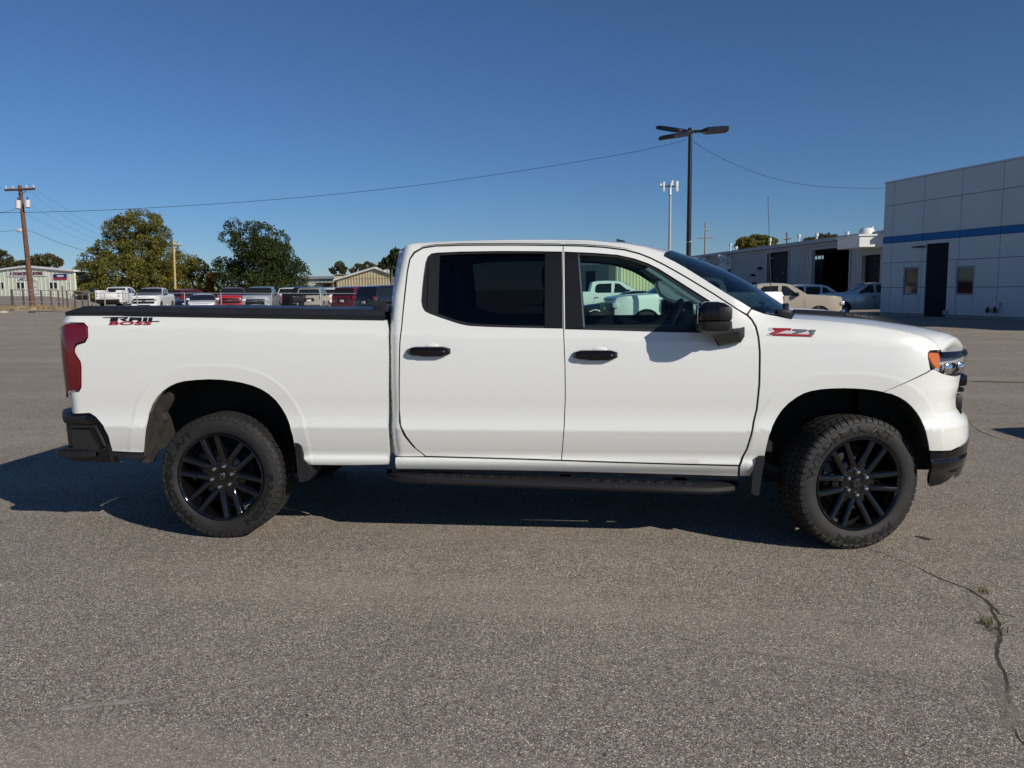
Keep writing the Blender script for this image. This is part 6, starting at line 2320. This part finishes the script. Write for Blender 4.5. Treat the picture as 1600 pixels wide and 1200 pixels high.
def cell_tower():
    dep = 210
    top = wpt(1047.5, 287, dep); b = wpt(1044.7, 420, dep)
    bot = Vector((top.x, top.y, -1.0))
    t = empty('cell_tower', tuple(bot), label='tall thin cell tower with white panel antennas left of the lamp post', category='cell tower')
    def A(nm, mb, mm):
        o = obj(nm, mb, mm); o.parent = t; o.matrix_parent_inverse = Matrix.Translation(-bot); return o
    A('mast', MB().tube([tuple(bot), tuple(top)], [.45, .30], 12), M_GALV)
    for u0, v0, u1, v1, w in ((1032.5, 287, 1032.5, 291, .5), (1037.3, 284, 1037.3, 299, .45), (1050.5, 282, 1050.5, 290, .5), (1058, 283, 1058, 299, .62)):
        a = wpt(u0, v0, dep - 1); c = wpt(u1, v1, dep - 1)
        A('panel_antenna', MB().rbox(tuple((a + c) / 2), (w, .3, (a - c).length), .05), M_TRIMW)
    A('platform', MB().tube([tuple(wpt(1031, 291.5, dep)), tuple(wpt(1061, 291, dep))], .15, 6), M_DARK)
    A('platform', MB().tube([tuple(wpt(1047, 287, dep)), tuple(wpt(1047, 305, dep))], .40, 8), M_GALV)
cell_tower()

# whip antenna fixed in the bed of the white pickup behind
a = wpt(1200, 310, 30.5); b_ = wpt(1205.5, 482, 30.2)
zb = terrain(b_.x, b_.y)
t = empty('whip_antenna', tuple(b_), label='tall thin dark whip antenna beside the tail of the white pickup behind', category='antenna')
o = obj('whip', MB().tube([tuple(b_ - Vector((0, 0, .6))), tuple(b_), tuple(b_.lerp(a, .5)), tuple(a)], [.022, .018, .013, .009], 6), M_LAMPK)
o.parent = t; o.matrix_parent_inverse = Matrix.Translation(-b_)
o = obj('antenna_tip', MB().tube([tuple(a), tuple(a + Vector((0, 0, .05)))], .02, 6), M_LAMPK)
o.parent = t; o.matrix_parent_inverse = Matrix.Translation(-b_)

# ---- overhead wires
def wire(pts, label, r=.012, name='overhead_wire', group=None):
    P = [wpt(*p) for p in pts]
    # smooth curve through the measured points
    out = []
    for i in range(len(P) - 1):
        p0, p1, p2, p3 = P[max(0, i - 1)], P[i], P[i + 1], P[min(len(P) - 1, i + 2)]
        for k in range(8):
            t_ = k / 8
            out.append(.5 * ((2 * p1) + (p2 - p0) * t_ + (2 * p0 - 5 * p1 + 4 * p2 - p3) * t_ ** 2 + (3 * p1 - p0 - 3 * p2 + p3) * t_ ** 3))
    out.append(P[-1])
    rs = [r * .62 * max(.6, (p - Vector(CAM)).length / 30) for p in out]
    o = obj(name, MB().tube([tuple(p) for p in out], rs, 5, caps=False), M_WIRE2 if r < .008 else M_WIRE, label=label, category='overhead wire')
    if group:
        o['group'] = group
wire([(1072, 218.5, 25), (1030, 229, 26), (960, 243, 28), (800, 269, 32), (640, 291, 37), (480, 307.5, 43), (330, 319, 49), (180, 327.5, 56), (60, 331.5, 62), (-60, 333, 68)], 'long black cable sagging from the lamp post to the left edge of the sky')
wire([(1083, 221, 25), (1110, 238, 26), (1150, 257.5, 27), (1200, 276, 28.5), (1250, 287.5, 30), (1300, 292.5, 31.3), (1340, 294, 32.3), (1380, 294, 33.2)], 'black cable sagging from the lamp post to the panelled building')
for (pts, lb) in (([(54, 295.5, 60), (95, 322, 66), (130, 344, 74), (165, 364, 84)], 'thin wire from right end of the crossarm down to the olive tree'),
                  ([(44, 296, 60), (80, 325, 66), (120, 350, 75), (155, 368, 86)], 'thin wire from middle of the crossarm down to the olive tree'),
                  ([(46, 320, 60), (75, 337, 66), (110, 356, 75), (150, 374, 88)], 'thin wire from the transformers down to the olive tree'),
                  ([(38, 333, 60), (70, 349, 66), (110, 367, 76), (145, 380, 88)], 'thin wire from just below the transformers to the olive tree'),
                  ([(43, 359, 60), (70, 370, 66), (100, 382, 74), (140, 394, 88)], 'low communications cable from the leaning pole to the olive tree'),
                  ([(24, 327, 60), (10, 330.5, 56), (-20, 334.5, 52)], 'short wire from the left transformer to the left edge'),
                  ([(28, 359, 60), (14, 361, 56), (-20, 363, 52)], 'lower short cable from the leaning pole to the left edge'),
                  ([(10, 296, 60), (-8, 290, 56), (-30, 284, 52)], 'thin wire from left end of the crossarm to the left edge')):
    wire(pts, lb, .0045 if 'thin' in lb else .009)

# ---- fence at the left edge of the lot
FENCE_D = 57
def fence(name, posts, rails, label, post_r, m_post, m_rail, dep, thick=None):
    x0, y0 = bearing_point(posts[0][0], dep)
    z0 = terrain(x0, y0)
    t = empty(name, (x0, y0, z0), label=label, category='fence')
    inv = Matrix.Translation(-Vector((x0, y0, z0)))
    for i, (u, vt, vb, r) in enumerate(posts):
        a = wpt(u, vt, dep); c = wpt(u, vb, dep)
        zg = min(c.z, terrain(c.x, c.y))
        o = obj('post', MB().tube([(a.x, a.y, zg - .2), tuple(a)], r, 6), m_post)
        o.parent = t; o.matrix_parent_inverse = inv
    for rl in rails:
        pts = [tuple(wpt(u, v, dep)) for u, v in rl[0]]
        o = obj('rail', MB().tube(pts, rl[1], 6), m_rail)
        o.parent = t; o.matrix_parent_inverse = inv
    return t
fence('pipe_fence', [(18, 452, 484, .085), (35.5, 453, 482, .06), (64, 453.5, 483, .06), (79, 454, 483, .05), (90.5, 454, 481, .05), (97, 447, 487, .035), (104, 454, 480, .05), (116, 454, 480, .06), (128, 455, 480, .05), (137, 455, 480, .05)],
      [([(18, 453.3), (60, 453.5), (97, 454), (140, 455.5)], .03), ([(18, 459.5), (60, 459.8), (97, 460.2), (140, 461)], .018), ([(20, 471.3), (60, 471.8), (97, 472.4)], .025), ([(116, 469), (140, 469.5)], .03)],
      'brown post and rail fence in front of the heating building', .06, M_FPOST, M_GALV, FENCE_D)
fence('chain_link_fence', [(u, 457.5, 482, .03) for u in (139, 163, 213.5, 288, 345, 424, 500, 560)], [([(130, 457.7), (213, 458), (345, 458.2), (430, 458.3), (520, 458.5), (606, 458.8)], .022)],
      'long galvanised fence rail in front of the parked vehicles', .03, M_GALV, M_GALV, 52)
# wire net in the fence, too fine to pick apart
net = MB()
for k in range(36):
    u = 19 + k * 3.3
    net.tube([tuple(wpt(u, 454, FENCE_D)), tuple(wpt(u + .3, 483, FENCE_D))], .006, 3, caps=False)
# ---- dirt verge with weeds and stones under the fence
M_DIRT = noise_vary(mat('dry_dirt', (.34, .27, .19), .95), .6, .35, .5, 8, coord='Object')
M_STRAW = leaf_mat('dry_straw', ((.30, .22, .10), (.42, .32, .15)), .3, .2)
M_STONE = noise_vary(mat('pale_stone', (.42, .35, .27), .9), 3, .35, .4, 12)
va = [atG(u, v) for u, v in ((-120, 487), (-40, 486.5), (20, 486), (60, 485.5), (97, 487.5), (130, 489), (200, 490))]
vb = [atG(u, v) for u, v in ((-120, 475), (-40, 476), (20, 477), (60, 477), (97, 478), (130, 478), (200, 478))]
vg = MB()
rows = []
rg = random.Random(5)
for a, b in zip(va, vb):
    rows.append([tuple(np.array(a) + np.array([rg.uniform(-.3, .3), rg.uniform(-.3, .3), .004])), *[tuple(lerp(np.array(a), np.array(b), s) + np.array([0, 0, .08 * math.sin(math.pi * s)])) for s in (.15, .4, .7)], tuple(np.array(b) + np.array([0, 0, .004]))])
vg.loft(rows)
obj('dirt_verge', vg, M_DIRT, kind='structure')
yard = MB()
ya = [bearing_point(u, d) for u, d in ((-160, 62), (135, 60), (150, 112), (-160, 112))]
yr = []
for a_ in range(13):
    row = []
    for b2 in range(13):
        p0 = lerp(np.array(ya[0]), np.array(ya[1]), b2 / 12); p1 = lerp(np.array(ya[3]), np.array(ya[2]), b2 / 12)
        q_ = lerp(p0, p1, a_ / 12)
        row.append((q_[0], q_[1], terrain(q_[0], q_[1]) + .05))
    yr.append(row)
yard.loft(yr)
obj('gravel_yard', yard, noise_vary(mat('grey_gravel', (.26, .22, .18), .95), 1.2, .25), kind='structure')
for i, (u, v, w, h, lb) in enumerate(((33, 482.5, 12, 5, 'largest pale earth mound under the fence, near its left end'), (5, 488.5, 14, 3, 'flat pale earth heap at the left edge of the lot'), (19, 485.5, 6, 3.4, 'dark stone at the foot of the leftmost fence post'), (53, 484, 8, 3.4, 'pale stone in front of the leaning pole'), (50, 488, 9, 2.4, 'dark low stone in front of the leaning pole, nearest us'), (85, 484.5, 7, 3.4, 'dark rounded stone left of the tall thin fence post'))):
    p = atG(u, v)
    k = np.linalg.norm(p - CAM) / FPX
    bm = bmesh.new()
    bmesh.ops.create_icosphere(bm, subdivisions=2, radius=1)
    rr = random.Random(i)
    from mathutils import noise as mnz
    for vx in bm.verts:
        n_ = 1 + .35 * mnz.noise(vx.co * 1.7 + Vector((i * 3.1, 0, 0)))
        vx.co = Vector((vx.co.x * w * k / 2 * n_, vx.co.y * w * k / 2 * n_, vx.co.z * h * k * .6 * n_))
    me = bpy.data.meshes.new('stone')
    bm.to_mesh(me); bm.free()
    me.polygons.foreach_set('use_smooth', [True] * len(me.polygons))
    me.materials.append(M_FPOST if 'dark' in lb else M_STONE)
    o = bpy.data.objects.new('earth_mound' if 'earth' in lb else 'stone', me)
    COL.objects.link(o)
    o.location = (p[0], p[1], p[2] + h * k * .15)
    o['label'] = lb; o['category'] = 'earth mound' if 'earth' in lb else 'stone'; o['group'] = 'stones and mounds along the fence'
def weeds(name, spots, n, hgt, m, seed, **props):
    rng = random.Random(seed)
    V, Fc = [], []
    for _ in range(n):
        x, y, rad = rng.choice(spots)
        a = rng.uniform(0, 6.3); r = rad * math.sqrt(rng.random())
        x += r * math.cos(a); y += r * math.sin(a)
        z = terrain(x, y)
        h = hgt * rng.uniform(.4, 1.1); w = hgt * rng.uniform(.03, .06)
        b = rng.uniform(0, 6.3); lx, ly = h * rng.uniform(-.6, .6), h * rng.uniform(-.6, .6)
        o = len(V)
        V += [(x - w * math.cos(b), y - w * math.sin(b), z), (x + w * math.cos(b), y + w * math.sin(b), z), (x + lx, y + ly, z + h)]
        Fc.append((o, o + 1, o + 2))
    me = bpy.data.meshes.new(name)
    me.from_pydata(V, [], Fc)
    me.materials.append(m)
    o = bpy.data.objects.new(name, me)
    COL.objects.link(o)
    for k, v in props.items():
        o[k] = v
sp = []
for u in range(-20, 135, 3):
    p = atG(u, 482.5 + (u % 4) * .6)
    sp.append((p[0], p[1], 1.2 if u < 98 else 2.0))
weeds('dry_grass', sp, 1100, .34, M_STRAW, 3, kind='stuff')

# ---- marks on the asphalt: cracks, pale tyre lines, stains
def mark_mat(name, c, grain=160, cover=1.0, vary=.25):
    """a mark worn into the asphalt: dust or tar that lies between the stones and thins out at its edges"""
    m = bpy.data.materials.new(name)
    m.use_nodes = True
    nt = m.node_tree
    b = nt.nodes['Principled BSDF']
    b.inputs['Base Color'].default_value = (*c, 1)
    b.inputs['Roughness'].default_value = .95
    b.inputs['Specular IOR Level'].default_value = .2
    noise_vary(m, 30, vary, 0)
    at = nt.nodes.new('ShaderNodeAttribute')
    at.attribute_name = 'cover'
    g = nt.nodes.new('ShaderNodeNewGeometry')
    v = nt.nodes.new('ShaderNodeTexVoronoi')
    v.inputs['Scale'].default_value = grain
    n = nt.nodes.new('ShaderNodeTexNoise')
    n.inputs['Scale'].default_value = 9
    n.inputs['Detail'].default_value = 5
    nt.links.new(g.outputs['Position'], v.inputs['Vector'])
    nt.links.new(g.outputs['Position'], n.inputs['Vector'])
    def mth(op, a, c2):
        k = nt.nodes.new('ShaderNodeMath')
        k.operation = op
        for i_, x in enumerate((a, c2)):
            if isinstance(x, (int, float)):
                k.inputs[i_].default_value = x
            else:
                nt.links.new(x, k.inputs[i_])
        return k.outputs[0]
    s1 = mth('MULTIPLY', at.outputs['Fac'], 1.5 * cover)
    s2 = mth('SUBTRACT', s1, mth('MULTIPLY', n.outputs[0], 1.1))
    s3 = mth('SUBTRACT', mth('ADD', s2, .30), mth('MULTIPLY', v.outputs['Distance'], .55))
    r = nt.nodes.new('ShaderNodeMapRange')
    r.inputs['From Min'].default_value = .05
    r.inputs['From Max'].default_value = .55
    nt.links.new(s3, r.inputs['Value'])
    nt.links.new(r.outputs[0], b.inputs['Alpha'])
    return m
M_CRACK = mark_mat('dark_crack', (.06, .052, .044), 200, 1.0)  # cracks and joint drawn as dark ribbons on the flat ground
M_LINE = mark_mat('pale_dust_line', (.33, .295, .257), 160, .78)
M_DUST = mark_mat('dust_in_crack', (.29, .255, .215), 150, .62)
M_STAIN = mark_mat('oil_stain', (.10, .087, .072), 160, .9)
M_RUST = mark_mat('rust_stain', (.25, .175, .11), 150, .62)
M_DARKP = mark_mat('worn_dark_patch', (.17, .155, .138), 150, .75)
def G(*pts):
    return [tuple(atZ(u, v)[:2]) for u, v in pts]
def broken(pts, widths, m, name, seed, keep=.7, seg=.16, jitter=.004):
    """a worn mark on the ground: a ribbon that wanders and thins towards its edges and ends"""
    rng = random.Random(seed)
    P = resample(pts, .03, False)
    n = len(P)
    from mathutils import noise as mnn
    V, Fc, cov = [], [], []
    for i in range(n):
        t_ = i / (n - 1)
        a, c = P[max(0, i - 1)], P[min(n - 1, i + 1)]
        d = Vector((c[0] - a[0], c[1] - a[1]))
        d.normalize()
        w = float(np.interp(t_, np.linspace(0, 1, len(widths)), widths)) * 1.7
        s_ = i * .03
        off = jitter * 2 * mnn.noise(Vector((s_ * 3, seed * 7.1, 0))) + jitter * mnn.noise(Vector((s_ * 17, seed * 3.3, 5)))
        x, y = P[i][0] - d.y * off, P[i][1] + d.x * off
        e = min(1, t_ / .06, (1 - t_) / .06)
        f = e * (.55 + .45 * keep + .5 * mnn.noise(Vector((s_ * 1.6, seed, 9))))
        for k, cv in ((-.5, 0), (-.22, .8), (0, 1), (.22, .8), (.5, 0)):
            V.append((x - d.y * w * k, y + d.x * w * k, terrain(x, y) + .0005 * seed))
            cov.append(max(0, f * cv))
    for i in range(n - 1):
        for k in range(4):
            Fc.append((i * 5 + k, i * 5 + k + 1, (i + 1) * 5 + k + 1, (i + 1) * 5 + k))
    me = bpy.data.meshes.new(name)
    me.from_pydata(V, [], Fc)
    at_ = me.attributes.new('cover', 'FLOAT', 'POINT')
    at_.data.foreach_set('value', cov)
    me.materials.append(m)
    o = bpy.data.objects.new(name, me)
    COL.objects.link(o)
    o['kind'] = 'structure'
    return o
broken(G((1345, 855), (1385, 867), (1430, 886), (1470, 905), (1510, 919), (1540, 938), (1562, 960), (1605, 966)), [.006, .012, .013, .016, .015, .013, .008], M_CRACK, 'asphalt_crack', 1, .88, .4, .006)
broken(G((1536, 930), (1556, 962), (1558, 990), (1560, 1020), (1566, 1050), (1572, 1080), (1576, 1120), (1590, 1150), (1610, 1180)), [.008, .014, .018, .016, .012, .010, .006], M_CRACK, 'asphalt_crack', 2, .8, .3, .010)
broken(G((1500, 916), (1545, 960), (1552, 1010), (1560, 1060), (1572, 1110), (1585, 1160)), [.03, .05, .07, .08, .08, .05], M_DUST, 'crack_dust', 3, .75, .3, .02)
broken(G((0, 1120), (140, 1105), (300, 1084), (430, 1060), (560, 1050), (700, 1035)), [.040, .040, .036, .030, .024, .010], M_LINE, 'pale_tyre_line', 4, .72, .4, .006)
broken(G((0, 870), (90, 855), (140, 846), (165, 832)), [.008, .014, .016, .010], M_LINE, 'pale_tyre_line', 5, .75, .5, .004)
broken(G((140, 857), (260, 862), (480, 860), (620, 857), (720, 851), (790, 838), (860, 829)), [.012, .012, .014, .014, .014, .010], M_LINE, 'pale_tyre_line', 6, .6, .5, .004)
broken(G((720, 853), (800, 846), (840, 836)), [.010, .012, .006], M_LINE, 'pale_tyre_line', 7, .6, .4, .004)
broken(G((1040, 990), (1130, 1012), (1250, 1030), (1380, 1052), (1480, 1080), (1540, 1105)), [.03, .045, .04, .03, .035, .03], M_LINE, 'pale_tyre_line', 8, .5, .3, .008)
broken(G((1512, 596), (1560, 597), (1640, 599)), [.07, .09, .09], M_CRACK, 'pavement_joint', 9, .97, 2.0, .006)
broken(G((1512, 655), (1530, 672), (1570, 688), (1620, 694)), [.02, .04, .05, .04], M_LINE, 'pale_tyre_line', 10, .7, .5, .01)
broken(G((640, 880), (646, 900), (655, 912), (660, 922)), [.01, .05, .06, .01], M_RUST, 'rust_stain', 11, .05, .08, .02)
broken(G((1428, 838), (1446, 841), (1462, 845)), [.02, .05, .02], M_STAIN, 'oil_stain', 12, .8, .2, .02)
pw = atZ(1557, 986); pw2 = atZ(1538, 926)
weeds('crack_weeds', [(pw[0], pw[1], .05), (pw[0] - .01, pw[1] + .08, .03), (pw2[0], pw2[1], .035)], 120, .045, leaf_mat('dull_weed', ((.12, .10, .04), (.22, .18, .08)), .3, .2), 4, kind='stuff')
rgl = random.Random(9)
cg = MB()
for _ in range(70):
    u, v = rgl.uniform(0, 1600), rgl.uniform(830, 1190)
    p = atZ(u, v)
    s = rgl.uniform(.002, .005)
    cg.rbox((p[0], p[1], s * .4), (s * 2, s * 1.4, s), s * .3, rot=rgl.uniform(0, 3), seg=1)
obj('loose_gravel', cg, M_FPOST, kind='stuff')

# ---- a dark car parked further right: its shadow falls into the picture
make_vehicle('sedan', SEDAN, P_GREY, (8.7, 1.75, 0), 8, 'dark grey car parked to the right of the white pickup', 'car')
